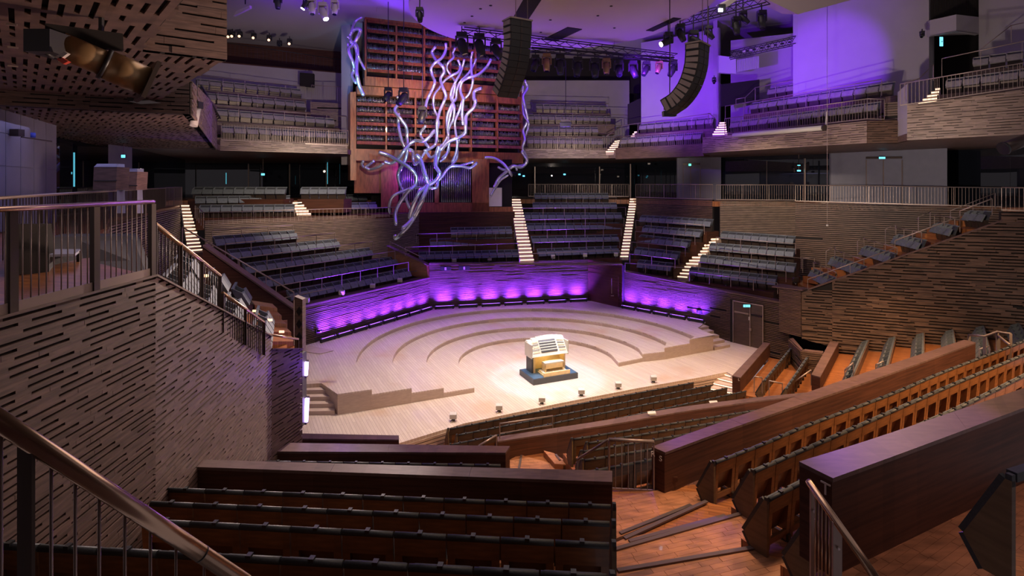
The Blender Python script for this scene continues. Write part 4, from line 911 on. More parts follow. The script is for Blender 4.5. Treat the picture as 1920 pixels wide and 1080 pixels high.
# ================================================================== AISLE FLOORS, stave by stave
def parquet(poly, z, d, seed, singles=90, m='parq', thick=.03, name='floor', pitch=.095, piece=(.35, .8), base=.5):
    P = [xy(p, z) for p in poly]; f = MB().prism([p-UP*thick for p in P], (0, 0, -base)).build(name, 'floor', kind='structure')
    coursed(f, [p-UP*thick for p in P], d, UP, pitch, pitch-.003, thick, m, piece, name='stave', singles=singles, seed=seed, jit=.02); return f
def zz(z, *pts): return [Z(x, y, z) for x, y in pts]
dA = (.95, .3, 0)
parquet(zz(3.44, (1130, 914), (1232, 919), (1302, 905), (1330, 935), (1140, 1016)), 3.44, dA, 61, 110)
parquet(zz(3.63, (1130, 1018), (1172, 1009), (1326, 938), (1400, 958), (1130, 1052)), 3.63, dA, 62, 60)
parquet(zz(3.83, (1130, 1036), (1395, 961), (1440, 1030), (1130, 1100)), 3.83, dA, 63, 70)
parquet(zz(4.02, (1130, 1074), (1412, 1022), (1500, 1060), (1500, 1200), (1130, 1200)), 4.02, dA, 64, 60)
parquet(zz(5.08, (1548, 1075), (1935, 893), (2050, 1100), (1560, 1300)), 5.08, (.85, .5, 0), 65, 120)
parquet(zz(.45, (948, 866), (978, 850), (1018, 843), (1045, 872), (1095, 886), (950, 892)), .45, (1, .2, 0), 66, 60)
parquet(zz(.62, (1019, 844.5), (1044, 851), (1060, 864), (1072, 872), (1040, 869)), .62, (1, .2, 0), 67, 12)
pslab('floor', [V((-9, 15, -.62)), V((-2, 17.5, -.62)), V((12, 22, -.62)), V((16, 27, -.62)), V((10, 29, -.62)), V((-9, 21, -.62))], (0, 0, -.4), 'floor', kind='structure')
def nosing(lab, z, a, b): MB().bar(Z(*a, z+.012), Z(*b, z+.012), .07, .03).build('step_nosing', 'nose', label=lab, cat='step edge')
nosing('upper grooved metal edge strip on the aisle landing', 3.44, (1163, 1000), (1296, 947)); nosing('lower grooved metal edge strip of the first aisle step', 3.63, (1171, 1009.5), (1325, 940))
nosing('long grooved metal edge strip of the second aisle step', 3.83, (1152, 1030.5), (1388, 963.5)); nosing('grooved metal edge strip low in the aisle by the letter T', 4.02, (1158, 1070), (1419, 1026))
nosing('thin inner strip above the long aisle step edge', 3.63, (1180, 1015), (1360, 967))
nosing('metal edge strip across the bright lower landing, west side', .45, (973, 879), (978, 852)); nosing('metal edge strip across the bright lower landing, east side', .45, (1019, 844), (1037, 867)); nosing('short metal edge strip on the little step above the lower landing', .62, (1042, 852), (1050, 863))
stair('four bright lit steps from front stalls up to the stage', Z(1325, 737, -.62), Z(1373, 746, -.62), Z(1350, 698, -.06), Z(1374, 705, -.06), 5)
for i, (z, x0, x1) in enumerate([(3.0, 0, 0)]): pass
MB().prism([V((-10, 3, 2.2)), V((2, 3, 2.2)), V((4, 17, 0)), V((-10, 17, 0))], (0, 0, -.2)).build('floor', 'par', kind='structure')
# ================================================================== RAILS IN THE STALLS
railing('bronze gate railing with balusters between the west parapet and the letter R', [D(1142, 824, 10.85), D(1226, 828, 10.85)], 1.0, 2, .035, bal=.125, single_bal=True, kick=.04)
railing('sloping bronze handrail from the baluster gate down to the middle stalls', [D(1083, 861, 12.6), D(1142, 824, 10.85)], .7, 2.2, .03)
railing('double bronze safety rail on the long low parapet', [D(937, 794.5, 18.2), D(1036, 780, 19.4)], .62, 1.6, .03, lower=.3)
railing('short sloping bronze rail below the double safety rail', [D(897, 836, 17.6), D(931, 816, 18)], .6, 2, .03)
tr = thing('handrail', 'sloping bronze handrail with slim balusters below the letter T', 'handrail', D(1523, 1060, 6.0))
ta, tb_ = D(1519, 907, 6.05), D(1650, 1095, 4.75); MB().tube([ta-(tb_-ta).normalized()*.03, ta, tb_], .038, 16).build('handrail', 'brass', tr)
for px, w_ in ((1525, .05), (1581, .09)):
    f = (px-1519)/(1650-1519); p = ta.lerp(tb_, f*.93); MB().bar(p, xy(p, 5.05), w_, .03).build('post', 'steel', tr)
    MB().tube([p+V((0, -.02, -.25)), p+V((0, -.04, -.25))], .012, 8).build('bolt', 'letter', tr)
for px in (1532, 1540, 1548, 1557, 1565): f = (px-1519)/(1650-1519); p = ta.lerp(tb_, f*.93); MB().tube([p, xy(p, 5.05)], .008, 6).build('baluster', 'brass', tr)
for i, (a, b, Y) in enumerate([((1414, 706), (1429, 708), 24), ((1442, 714), (1467, 719), 23.2), ((1489, 716), (1521, 693.5), 24.5), ((1584, 694), (1600, 680), 22.8), ((1642, 684), (1657, 677.5), 23.5), ((1836, 655), (1855, 649), 22)]):
    railing(f'small pale rail at the bench ends near the side stalls, {ORD[i]} from the stage', [D(*a, Y), D(*b, Y)], .7, 1.2, .03)
railing('jointed pale handrail above the upper end of the long S parapet', [D(1817, 628, 19.5), D(1846, 630.5, 18.8), D(1870, 622, 19.0), D(1895, 626, 18.5)], .75, 1.2, .04, pw=.1)
railing('sloping arm of the pale handrail over the east stalls', [D(1872, 630, 18.4), D(1893, 647, 17.6)], .6, 1.5, .04, pw=.1)
# rear of the hall behind the camera: wall and the balcony soffit over it
pslab('wall_rear', [V((-7, -1.2, 2)), V((26, -1.2, 2)), V((26, -1.2, 16)), V((-7, -1.2, 16))], (0, -.3, 0), 'wall', kind='structure')
pslab('ceiling', [V((-1.2, -1.2, 12.1)), V((26, -1.2, 12.1)), V((26, 2.5, 12.1)), V((-1.2, 2.2, 12.1))], (0, 0, .4), 'wall', kind='structure')
# big near handrail in front of the camera
hr = thing('handrail', 'big brushed bronze handrail sweeping across the bottom corner in front of the camera', 'handrail', D(50, 1070, 1.6))
ha, hb = D(-60, 750, 1.48), D(460, 1092.5, 1.98); hd_ = (hb-ha).normalized(); MB().tube([ha, hb], .026, 32).build('tube', 'brass', hr)
j = ha.lerp(hb, .80); MB().tube([j-hd_*.002, j+hd_*.002], .0265, 32).build('joint', 'black', hr)
def hpt(px):
    a = (px-CX)/F; t = (a*ha.y-ha.x)/((hb.x-ha.x)-a*(hb.y-ha.y)); return ha.lerp(hb, t)
for px in (49,): p = hpt(px); MB().bar(p-UP*.015, p-UP*1.0, .042, .012, up=(0, 1, 0)).build('post', 'post', hr)
for px in (2, 96, 141, 186, 234, 282, 330, 383, 440): p = hpt(px); MB().tube([p-UP*.01, p-UP*1.0], .0045, 8).build('baluster', 'steel', hr)
# ================================================================== WEST SLOTTED WALLS
A0, A1, B1, C1 = V((-4.83, 1.4, 0)), V((-5.11, 7.8, 0)), V((-5.79, 13.1, 0)), V((-5.51, 14.3, 0))
def slotted(name, a, b, zb, zta, ztb, seed, m='wall', singles=150, pitch=.085, board=.052, slen=(.25, .9), slot=.5):
    Uu = (b-a).normalized(); N = V((Uu.y, -Uu.x, 0)); N = N if N.x > 0 else -N
    P = [xy(a, zb), xy(b, zb), xy(b, ztb), xy(a, zta)]; o = wall(name, [p-N*.05 for p in P], N, .12)
    coursed(o, [p-N*.05 for p in P], Uu, N, pitch, board, .05, m, (1.2, 2.4), slot, slen, 'plank', singles, seed); return o, N
oA, NA = slotted('wall_west', A0, A1, 2.5, 8.2, 8.2, 71, slot=.30, slen=(.3, 1.1))
oB, NB = slotted('wall_west', A1, B1, 2.0, 8.2, 5.86, 72, slot=.30, slen=(.3, 1.1))
oC, NC = slotted('wall_west', B1, C1, 1.0, 5.55, 5.2, 73, singles=60, slot=.5)
for a, b, za, zb_ in ((A0, A1, 8.2, 8.2), (A1, B1, 8.2, 5.86), (B1, C1, 5.55, 5.2)): MB().prism([xy(a, za)+NA*.03, xy(b, zb_)+NA*.03, xy(b, zb_)-NA*.14, xy(a, za)-NA*.14], (0, 0, .03)).build('trim_7', 'wall', kind='structure')
# near foyer rail on the wall top
P0, P1 = xy(A0, 9.27)+V((0, 1.5, 0)), xy(A1, 9.27)+V((0, -.05, 0))
nr = thing('railing', 'near foyer railing with dark posts and slim balusters on the slotted wall', 'railing', xy(P0, 8.2))
MB().tube([P0, P1], .03, 14).build('handrail', 'brass', nr)
for px in (22, 178, 285):
    p = onl(px, A0, A1)+UP*0; MB().bar(xy(p, 9.24), xy(p, 8.2), .055, .1, up=(A1-A0)).build('post', 'post', nr)
for px in list(range(-60, 20, 14))+[42, 58, 73, 87, 101, 115, 127, 140, 152, 164]+[186, 197, 208, 218, 228, 238, 247, 256, 265, 273]:
    p = onl(px, A0, A1); MB().tube([xy(p, 9.24), xy(p, 8.3)], .007, 6).build('baluster', 'steel', nr)
MB().bar(xy(A0, 8.27), xy(A1, 8.27), .015, .13).build('kick_plate', 'steel', nr)
railing('long foyer railing farther back at the west, meeting the lattice wall', [D(-40, 374, 8.6), D(150, 361.5, 14), D(310, 352.5, 33)], 1.15, 1.5, .03, bal=.16, m='steel', pm='post')
railing('short end of the long west foyer railing by the lit stair', [D(310, 352, 33), D(341, 350.5, 37.2)], 1.2, 2, .03, bal=.16)
# stair handrail down the slotted wall and its foot
railing('sloping bronze stair handrail on dark posts down the slotted wall', [D(290, 420, 7.9), D(412, 517, 10.3)], .95, .95, .035, bal=.12, m='brass', pm='post', pw=.07, single_bal=True)
railing('lower sloping bronze handrail on dark posts towards the landing', [D(417, 549, 10.2), D(495, 604, 12.4)], .75, 1.0, .03, bal=.13, m='brass', pm='post', pw=.06)
railing('short landing rail above the slotted wall end', [D(497, 626, 12.9), D(559, 636, 14.4)], .55, 1.2, .028, m='brass', pm='post')
railing('slim upright pair of bronze rails by the grey column', [D(551, 560, 15.2), D(556, 562, 15.2)], 1.3, .1, .03)
# foyer floor west, lattice wall, side block
LAT0, LAT1 = V((-16.3, 22, 0)), V((-22.6, 37, 0))
pslab('floor', [V((-5.15, 0, 8.2)), V((-5.2, 7.85, 8.2)), V((-7.2, 9.3, 8.2)), xy(LAT0, 8.15), xy(LAT1, 8.15), V((-50, 45, 8.15)), V((-50, 0, 8.2))], (0, 0, -.3), 'floor', kind='structure')
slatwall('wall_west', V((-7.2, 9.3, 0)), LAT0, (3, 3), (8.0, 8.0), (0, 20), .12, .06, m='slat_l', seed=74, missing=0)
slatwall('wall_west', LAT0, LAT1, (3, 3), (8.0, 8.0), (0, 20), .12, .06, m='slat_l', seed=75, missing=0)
for i, (a, ya, b, yb, n) in enumerate([((332, 518), 9.6, (352, 494), 11.2, 4), ((380, 560), 10.8, (395, 522), 13.2, 5), ((429, 583), 12.5, (447, 547), 14.6, 4), ((490, 620), 14, (499, 572), 16.8, 5)]):
    P = [D(*a, ya), D(*b, yb)]; seat_row(CH, 'side_chair', P, n, 'grey slanting seat', 'stair handrail', ['top', 'second', 'third', 'lowest'][i], 'the steep west side block', +1)
    terrace([P[0]+(P[0]-P[1])*.1, P[1]+(P[1]-P[0])*.6], P[0].z-SEATH, (.3, .45, .45, .6)[i], 1.5, +1, .5, 'floor')
for i, (a, ya, b, yb) in enumerate([((350, 484), 12.2, (360, 472), 13.6), ((408, 514), 14.5, (416, 502), 15.8), ((450, 542), 16, (457, 529), 17.2)]):
    P = [D(*a, ya), D(*b, yb)]; seat_row(CH, 'side_chair', P, 2, 'lone grey seat', 'aisle', ['top', 'second', 'third'][i], 'the inner parapet pairs', +1)
    terrace([P[0], P[1]+(P[1]-P[0])*.6], P[0].z-SEATH, .25, .3, +1, .5, 'par')
pslab('floor', [V((-6.0, 12.9, 4.75)), V((-5.8, 14.6, 4.75)), V((-6.8, 17, 4.75)), V((-9.5, 17, 4.75))], (0, 0, -.5), 'floor', kind='structure')
pr = thing('parapet', 'dark inner parapet between the steep west side block and the west terrace', 'parapet', D(480, 560, 21))
MB().prism([D(380, 464, 20.5), D(563, 592, 21.2), D(563, 640, 21.2), D(380, 560, 20.5)], (-.1, .3, 0)).build('body', 'par', pr)
MB().prism([D(380, 463, 20.4), D(563, 591, 21.1), D(563, 591, 21.1)+V((-.15, .6, 0)), D(380, 463, 20.4)+V((-.15, .6, 0))], (0, 0, .07)).build('capping', 'cap', pr)
railing('long sloping bronze handrail above the dark inner parapet', [D(342, 426, 22), D(551, 548, 22)], .75, 1.3, .03)
for i, (a, b) in enumerate([((486, 524), (497, 543)), ((505, 575), (520, 590))]): pass
stair('orange steps of the steep west side block landing', D(505, 640, 15.2), D(556, 640, 16.2), D(478, 572, 17.5), D(520, 578, 18.5), 5, led=False, m='floor')
for i, (x, y, Y) in enumerate([(478, 583, 16.5), (506, 600, 15.8), (528, 622, 15.6), (385, 517, 12.5)]):
    tag(MB().box(D(x, y, Y), (.14, .03, .06)).build('step_light', 'lensw', label=f'small glowing step light in the steep west side block, {ORD[i]}'), cat='lamp')
cl_ = thing('column', 'grey end column with three diamond openings over a black foot, beside the violet wall', 'column', D(561, 700, 14.9))
MB().prism([D(552, 556, 15), D(567, 562, 15), D(567, 664, 15), D(552, 660, 15)], (0, .25, 0)).build('shaft', 'slat', cl_)
MB().prism([D(553, 664, 14.8), D(567, 664, 14.8), D(567, 800, 14.8), D(553, 800, 14.8)], (0, .3, 0)).build('foot', 'black', cl_)
for y in (584, 608, 632): MB().prism([D(560.5, y-9, 14.97), D(566, y, 14.97), D(560.5, y+9, 14.97), D(555, y, 14.97)], (0, .03, 0)).build('diamond_opening', 'void', cl_)
for lab, a, b in (('upright violet LED bar by the slotted wall end, upper', (574.5, 676), (573, 707)), ('upright violet LED bar by the slotted wall end, lower', (576, 744), (573.5, 794))):
    t = thing('led_bar', lab, 'stage light', D(*b, 15)); MB().bar(D(*a, 15.1), D(*b, 15.1), .15, .08).build('housing', 'black', t); MB().bar(D(a[0], a[1]+3, 14.98), D(b[0], b[1]-3, 14.98), .07, .1).build('led_row', 'uvw', t)
# ---- foyer furniture at the west
for lab, x0, x1, y0, Y in (('taller wedge-shaped stack of folded seats in the west foyer', 176, 230, 307, 15), ('shorter wedge-shaped stack of folded seats behind the taller one', 231, 264, 316, 17)):
    t = thing('seat_stack', lab, 'stacked seats', D((x0+x1)/2, 380, Y)); xm = x0+(x1-x0)*.80
    MB().prism([D(x0, y0+6, Y), D(xm, y0+6, Y), D(xm-2, 356, Y), D(x0-2, 356, Y)], (0, .5, 0)).build('front_board', 'wall', t)
    MB().prism([D(x0+6, y0, Y+.4), D(xm, y0, Y+.1), D(xm, y0+6, Y-.02), D(x0, y0+6, Y-.02)], (0, .3, 0)).build('top_board', 'grey', t)
    MB().prism([D(xm, y0+1, Y+.05), D(x1-1, y0+1, Y+.5), D(x1+2, 400, Y+.5), D(xm, 400, Y+.05)], (-.02, .1, 0)).build('side_board', 'grey', t)
    MB().bar(D(x0, y0+32, Y-.02), D(xm, y0+32, Y-.02), .02, .03).build('gap', 'black', t)
tb2 = thing('side_table', 'dark-framed table with pale top behind the near foyer railing', 'table', D(110, 530, 8.6))
MB().prism([D(36, 478, 8.0), D(140, 476, 8.6), D(152, 467, 9.6), D(60, 467, 9.2)], (0, 0, -.04)).build('table_top', 'grey', tb2)
for x, y, Y in ((85, 478, 8.3), (148, 470, 9.3)): p = D(x, y, Y); MB().bar(p, xy(p, 8.2), .05, .05).build('leg', 'post', tb2)
ch = thing('chair', 'black chair silhouette behind the near foyer railing', 'chair', D(50, 530, 8.0))
MB().prism([D(22, 420, 7.8), D(86, 420, 8.2), D(92, 476, 8.2), D(20, 476, 7.8)], (0, .1, 0)).build('backrest', 'void', ch)
MB().prism([D(20, 476, 7.8), D(92, 476, 8.2), D(100, 474, 8.8), D(30, 474, 8.5)], (0, 0, -.3)).build('seat', 'void', ch)
for x, Y in ((30, 7.9), (88, 8.3)): p = D(x, 470, Y); MB().bar(p, xy(p, 8.2), .05, .05).build('leg', 'void', ch)
dk = thing('bench', 'long black bench silhouette in the west foyer', 'bench', D(170, 520, 9.5)); MB().prism([D(95, 444, 9.6), D(248, 442, 12), D(275, 515, 9.6), D(100, 520, 8.6)], (-.3, .6, 0)).build('back', 'void', dk)
MB().prism([D(95, 500, 8.9), D(270, 505, 9.8), D(285, 515, 9.4), D(100, 524, 8.4)], (0, 0, -.2)).build('seat', 'void', dk)
gw0, gw1 = D(-60, 348, 13.4), D(105, 348, 19.2)
g_ = pslab('wall_west', [xy(gw0, 8.2), xy(gw1, 8.2), xy(gw1, ZS), xy(gw0, ZS)], (-.2, .2, 0), 'grey', kind='structure')
du = xy(gw1, 0)-xy(gw0, 0); dn = V((du.y, -du.x, 0)).normalized()
for i in range(6):
    for k in range(4):
        a = xy(gw0, 0)+du*(i/6+.004); b = xy(gw0, 0)+du*((i+1)/6-.004); z0_ = 8.22+k*.92
        MB().prism([xy(a, z0_), xy(b, z0_), xy(b, z0_+.90), xy(a, z0_+.90)], dn*.02).build('panel', 'grey', g_)
pslab('window_5', [xy(D(105, 348, 24), 8.2), xy(D(345, 348, 50), 8.2), xy(D(345, 348, 50), ZS), xy(D(105, 348, 24), ZS)], (0, .2, 0), 'glass', kind='structure')
pslab('wall_west', [xy(D(203, 348, 28), 8.2), xy(D(243, 348, 30), 8.2), xy(D(243, 348, 30), ZS), xy(D(203, 348, 28), ZS)], (0, .2, 0), 'grey', kind='structure')
exitsign('bright blue exit light in the west foyer', D(231, 293, 27.5), .2, .14, 'exit', .9)
for i, (x, y0, y1, Y) in enumerate([(139, 286, 350, 24), (424, 324, 345, 50), (614, 300, 345, 56)]):
    tag(MB().bar(D(x, y0, Y), D(x, y1, Y), .045, .045).build('light_line', 'cyan', label=f'thin vertical cyan light line in the foyer glass, {ORD[i]} from the west'), cat='lamp')
ds = thing('wall_lamp', 'small wall fixture with arm on the grey foyer wall', 'lamp', D(40, 255, 16)); MB().box(D(32, 249, 15.6), (.26, .2, .2)).build('box', 'post', ds); MB().bar(D(40, 257, 15.6), D(97, 265, 16.5), .03, .03).build('arm', 'post', ds); MB().tube([D(62, 258, 15.7), D(62, 249, 15.7)], .06, 10).build('lamp_head', 'blue', ds)
# ================================================================== WEST SOFFITS
def plane_poly(z, *pts): return [Z(x, y, z) for x, y in pts]
SZ = 12.0
d1 = (Z(287, 196, SZ)-Z(425, 112, SZ)).normalized()
s1 = plane_poly(SZ, (352, 0), (268, 93), (425, 112), (287, 196), (0, 178))
far = Z(0, 178, SZ); X0 = V((-16, 15, SZ))
polyA = [s1[0], s1[1]-d1*.0, V((-6.85, 10.05, SZ)), s1[3], far, V((-16, 15, SZ)), V((-16, 2, SZ)), V((-4.4+4.3, 2.5, SZ))]
# two convex pieces: west field and the tongue under the dark balcony front
q0 = Z(352, 0, SZ); e0 = q0-d1*6; f1 = Z(268, 93, SZ)
h1, h2 = Z(287, 196, SZ), Z(0, 178, SZ); hd1 = (h2-h1); tt = ((f1-h1).x*d1.y-(f1-h1).y*d1.x)/(hd1.x*d1.y-hd1.y*d1.x); gq = h1+hd1*tt; h3 = h1+hd1*2.2
west = [e0, f1, gq, h3, V((h3.x, 0, SZ)), V((e0.x, 0, SZ))]
tongue = [f1, Z(425, 112, SZ), h1, gq]
for k, (P, sg) in enumerate(((west, 170), (tongue, 80))):
    o = MB().prism([p+UP*.07 for p in P], (0, 0, .3)).build('ceiling', 'void', kind='structure')
    coursed(o, P, d1, -UP, .175, .105, -.05, 'wall', (1.4, 2.6), .45, (.3, 1.0), 'plank', sg, 81+k)
# dark slotted balcony front above the tongue
ba, bb_ = Z(268, 93, SZ), Z(425, 112, SZ)
slatwall('wall_west', ba, bb_, (SZ, SZ), (17, 17), (0, 8), .16, .12, m='wall', seed=84, missing=0, slot=.5, slen=(.3, 1.2), singles=60, piece=(1, 2))
0 and slatwall('wall_west', e0, ba, (SZ, SZ), (17, 17), (2, 4), .16, .12, m='wall', seed=85, missing=0, slot=.5, slen=(.3, 1.2), singles=60, piece=(1, 2))
0 and slatwall('wall_west', bb_, bb_+d1*9, (SZ, SZ), (17, 17), (0, 30), .16, .12, m='wall', seed=86, missing=0, slot=.5)
0 and pslab('ceiling', [xy(e0, 17), xy(ba, 17), xy(bb_, 17), xy(bb_+d1*9, 17), V((-30, 20, 17)), V((-30, 0, 17))], (0, 0, .2), 'wall', kind='structure')
# lower soffit beyond
SL = 11.62
s2 = plane_poly(SL, (355, 214), (365, 250), (405, 281))
lowp = [Z(-40, 195, SL), Z(170, 206, SL), Z(355, 214, SL), Z(405, 281, SL), Z(300, 278, SL), V((-40, 33, SL)), V((-40, 14, SL))]
o = MB().prism([p+UP*.07 for p in lowp], (0, 0, .2)).build('ceiling', 'void', kind='structure')
coursed(o, lowp, d1, -UP, .17, .10, -.05, 'wall', (1.4, 2.6), .45, (.3, .9), 'plank', 120, 87)
slatwall('wall_west', Z(-80, 193, SL), Z(170, 206, SL), (SL, SL), (SZ+.1, SZ+.1), (-5, 5), .12, .085, m='wall', seed=90, missing=0, slot=.4)
slatwall('wall_west', Z(170, 206, SL), Z(355, 214, SL), (SL, SL), (SZ+.1, SZ+.9), (-5, 5), .12, .085, m='wall', seed=88, missing=0, slot=.4)
pslab('wall_west', [D(142, 188, 15.6), D(170, 190, 15.9), D(170, 205, 15.9)], (0, .2, 0), 'plaster', kind='structure')
# pale violet-lit balcony end wall with ladder-like railing
la, lb = Z(357, 214, SL), Z(405, 281, SL)
slatwall('wall_west', la, lb, (SL, SL), (12.6, 14.2), (0, 20), .12, .09, m='slat_l', seed=89, missing=0, slot=.4, slen=(.2, .6))
lad = thing('ladder_rail', 'black ladder-like railing with short rungs at the west balcony end', 'railing', D(385, 240, 24))
p0, p1 = D(377, 160, 22), D(413, 222, 33); p2, p3 = D(368, 164, 22), D(407, 226, 33)
MB().bar(p0, p1, .07, .07).build('side_rail', 'black', lad); MB().bar(p2, p3, .07, .07).build('side_rail', 'black', lad)
for k in range(12): f = (k+.5)/12; MB().bar(p0.lerp(p1, f), p2.lerp(p3, f), .06, .05).build('rung', 'black', lad)
# hanging pinkish spot lamp
hs = thing('spotlight', 'white rectangular spotlight hanging before the west balcony end', 'spotlight', D(366, 215, 18))
MB().box(D(369, 197, 18), (.28, .28, .22)).build('bracket_box', 'black', hs)
MB().tube([D(369, 202, 18), D(363, 236, 17.8)], [.13, .12], 12).build('barrel', 'whitebox', hs); MB().tube([D(369, 195, 18), D(369, 150, 18)], .03, 8).build('hanger', 'black', hs)
# big tubular follow-spot on the soffit
fs = thing('duct_projector', 'big bronze tubular projector with square front slung under the slotted soffit', 'projector', D(190, 130, 8))
a, b = D(112, 84, 7.6), D(272, 152, 8.3); dd_ = (b-a).normalized()
MB().tube([a, a.lerp(b, .55)], .19, 24).build('rear_barrel', 'tan', fs); MB().tube([a.lerp(b, .5), b], .225, 28).build('front_barrel', 'tan', fs)
MB().tube([a.lerp(b, .5)-dd_*.02, a.lerp(b, .5)+dd_*.03], .235, 28).build('clamp_ring', 'black', fs)
sq = dd_.cross(UP).normalized(); u2 = sq.cross(dd_)
MB().prism([b+sq*.3+u2*.3, b-sq*.3+u2*.3, b-sq*.3-u2*.3, b+sq*.3-u2*.3], dd_*.06).build('front_plate', 'post', fs)
MB().box(D(98, 84, 7.5), (.35, .5, .3)).tube([D(84, 75, 7.4), D(84, 98, 7.4), D(100, 108, 7.5)], .03, 8).build('lamp_house', 'black', fs)
MB().bar(D(85, 62, 7.6), D(230, 80, 8.2), .12, .25).build('mounting_slot', 'void', fs)
MB().bar(xy(D(190, 75, 8.1), 12), D(190, 75, 8.1), .05, .05).bar(D(190, 75, 8.1), D(196, 100, 8.1), .05, .05).bar(D(196, 100, 8.1), D(203, 112, 8), .05, .05).build('hanger', 'black', fs)
MB().prism([D(105, 105, 7.3), D(120, 96, 7.3), D(127, 100, 7.3), D(113, 110, 7.3)], (0, .05, 0)).build('white_tag', 'whitebox', fs)
MB().prism([D(106, 111, 7.3), D(113, 106, 7.3), D(128, 115, 7.3), D(118, 120, 7.3)], (0, .05, 0)).build('red_tag', 'red', fs)
MB().prism([D(240, 190, 8.6), D(238, 182, 8.6), D(262, 186, 8.8), D(280, 188, 8.7)], (0, .3, 0)).build('lower_box', 'black', fs)
for i, (x, y) in enumerate([(22, 46), (24, 89), (24, 124)]): tag(MB().bar(Z(x-10, y-1, SZ-.06), Z(x+10, y+1, SZ-.06), .03, .03).build('soffit_handle', 'steel', label=f'small metal handle on the slotted soffit, {ORD[i]} from the top'), cat='handle')
# small east soffit projector
es = thing('tube_projector', 'dark tubular projector slung under the near east balcony soffit', 'projector', D(1900, 270, 24)); MB().tube([D(1882, 278, 24), D(1935, 258, 24)], .26, 16).build('barrel', 'post', es); MB().tube([D(1880, 279, 24), D(1884, 277.5, 24)], .3, 16).build('front_ring', 'black', es)
# ================================================================== ORGAN
O0 = V((-12.19, 42, 0)); od = V((2.37, 1, 0)).normalized(); on_ = V((od.y, -od.x, 0))
O1 = xy(onl(980, O0, O0+od), 0); OU0 = xy(onl(684, O0, O0+od), 0); OU1 = xy(onl(946, O0, O0+od), 0)
org = thing('pipe_organ', 'large cherry wood organ case with horizontal louvres and rows of pipes', 'organ', xy(O0, 7.3))
def opanel(nm, x0, x1, ya, yb, m='organ', off=0, t=.1, ybr=None):
    """panel on the organ plane; ya,yb read at its left end, heights stay level"""
    a, b = W(x0, ya, O0, O0+od), W(x0, yb, O0, O0+od); c = onl(x1, O0, O0+od)
    return MB().prism([V((a.x, a.y, a.z))+on_*off, xy(c, a.z)+on_*off, xy(c, b.z)+on_*off, V((b.x, b.y, b.z))+on_*off], -on_*t).build(nm, m, org)
zl = lambda y: CZ-(y-HZ)*42/F
opanel('case_back', 664, 980, 172, 300, 'void', -1.1, .2)
opanel('case_back', 684, 946, 22, 150, 'void', -1.1, .2)
opanel('base_beam', 664, 980, 279, 301, 'organ', .1, 1.2)
opanel('middle_beam', 684, 946, 143, 160, 'organ', .05, 1.0); opanel('middle_beam', 670, 980, 160, 176, 'organ', -.1, .9)
opanel('top_beam', 684, 946, 20, 36, 'organ', .05, .9)
for x in (664, 722.5, 777.5, 831, 881.7, 930.8, 977): opanel('mullion', x, x+3.2, 172, 284, 'organ', .02, .35)
for x in (684, 741.7, 794, 843, 890, 936): opanel('mullion', x, x+3.2, 24, 150, 'organ', .02, .35)
def louvre(x0, x1, y):
    a = W(x0, y, O0, O0+od); c = xy(onl(x1, O0, O0+od), a.z)
    MB().prism([a+on_*.12-UP*.13, a+on_*.0+UP*.08, a+on_*-.05+UP*.05, a+on_*.08-UP*.15], c-a).build('louvre', 'organ', org)
lx = [666, 722.5, 777.5, 831, 881.7, 930.8, 978]; ux = [686, 741.7, 794, 843, 890, 936]
zrow = [W(664, y, O0, O0+od).z for y in (193, 211.7, 230, 248, 266)]; urow = [W(684, y, O0, O0+od).z for y in (37.5, 56, 74.5, 93, 111.5, 130)]
def louv(x0, x1, z):
    a = xy(onl(x0, O0, O0+od), z); c = xy(onl(x1, O0, O0+od), z)
    MB().prism([a+on_*.16-UP*.17, a+on_*.04+UP*.08, a-on_*.02+UP*.06, a+on_*.10-UP*.19], c-a).build('louvre', 'organ', org)
for z in zrow:
    for i in range(6): louv(lx[i]+2.8, lx[i+1]+.3, z)
for z in urow:
    for i in range(5): louv(ux[i]+2.8, ux[i+1]+.3, z)
rp = random.Random(5)
for rows_, xs in ((zrow, lx), (urow, ux)):
    for z in rows_:
        for i in range(len(xs)-1):
            mb = MB(); a, b = onl(xs[i]+4, O0, O0+od), onl(xs[i+1]-1, O0, O0+od); n = 17
            for k in range(n):
                p = a.lerp(b, (k+.5)/n)-on_*.55; h = .30+.18*rp.random()
                mb.tube([xy(p, z+.15), xy(p, z+.15+h)], .045, 6)
            mb.build('pipe', 'pipe', org, kind='stuff')
opanel('side_case', 657, 668, 172, 338, 'organ', -.05, 1.6)
# lower case with standing pipes
L0 = V((-9.9, 44.6, 0)); ld = V((1, .12, 0)).normalized()
def lpanel(nm, x0, x1, y0, y1, m='organ', off=0, t=.2):
    a, b = onl(x0, L0, L0+ld), onl(x1, L0, L0+ld); o = V((0, -off, 0))
    def zt(p, y): return CZ-(y-HZ)*p.y/F
    return MB().prism([xy(a, zt(a, y0))+o, xy(b, zt(b, y0))+o, xy(b, zt(b, y1))+o, xy(a, zt(a, y1))+o], (0, t, 0)).build(nm, m, org)
lpanel('lower_back', 690, 960, 298, 400, 'void', -1.0)
lpanel('pier', 885, 917, 298, 396, 'organ', .1, .8); lpanel('pier', 715, 737, 300, 390, 'organ', .1, .8); lpanel('plinth', 735, 917, 380, 398, 'organ', .1, .5); lpanel('plinth', 916, 962, 388, 400, 'organ', .0, .5)
lpanel('side_panel', 664, 716, 300, 362, 'organ', .0, .3); lpanel('jamb', 736, 746, 300, 382, 'organ', .1, .4); lpanel('jamb', 815, 823, 345, 384, 'organ', .1, .4)
mb = MB()
for k in range(38):
    x = 748+k*3.6
    if 812 < x < 824: continue
    p = onl(x, L0, L0+ld)-V((0, -.5, 0)); f = abs(math.sin(k*.42)); mb.tube([xy(p, CZ-(379-HZ)*p.y/F), xy(p, CZ-(316-14*f-HZ)*p.y/F)], .055, 6)
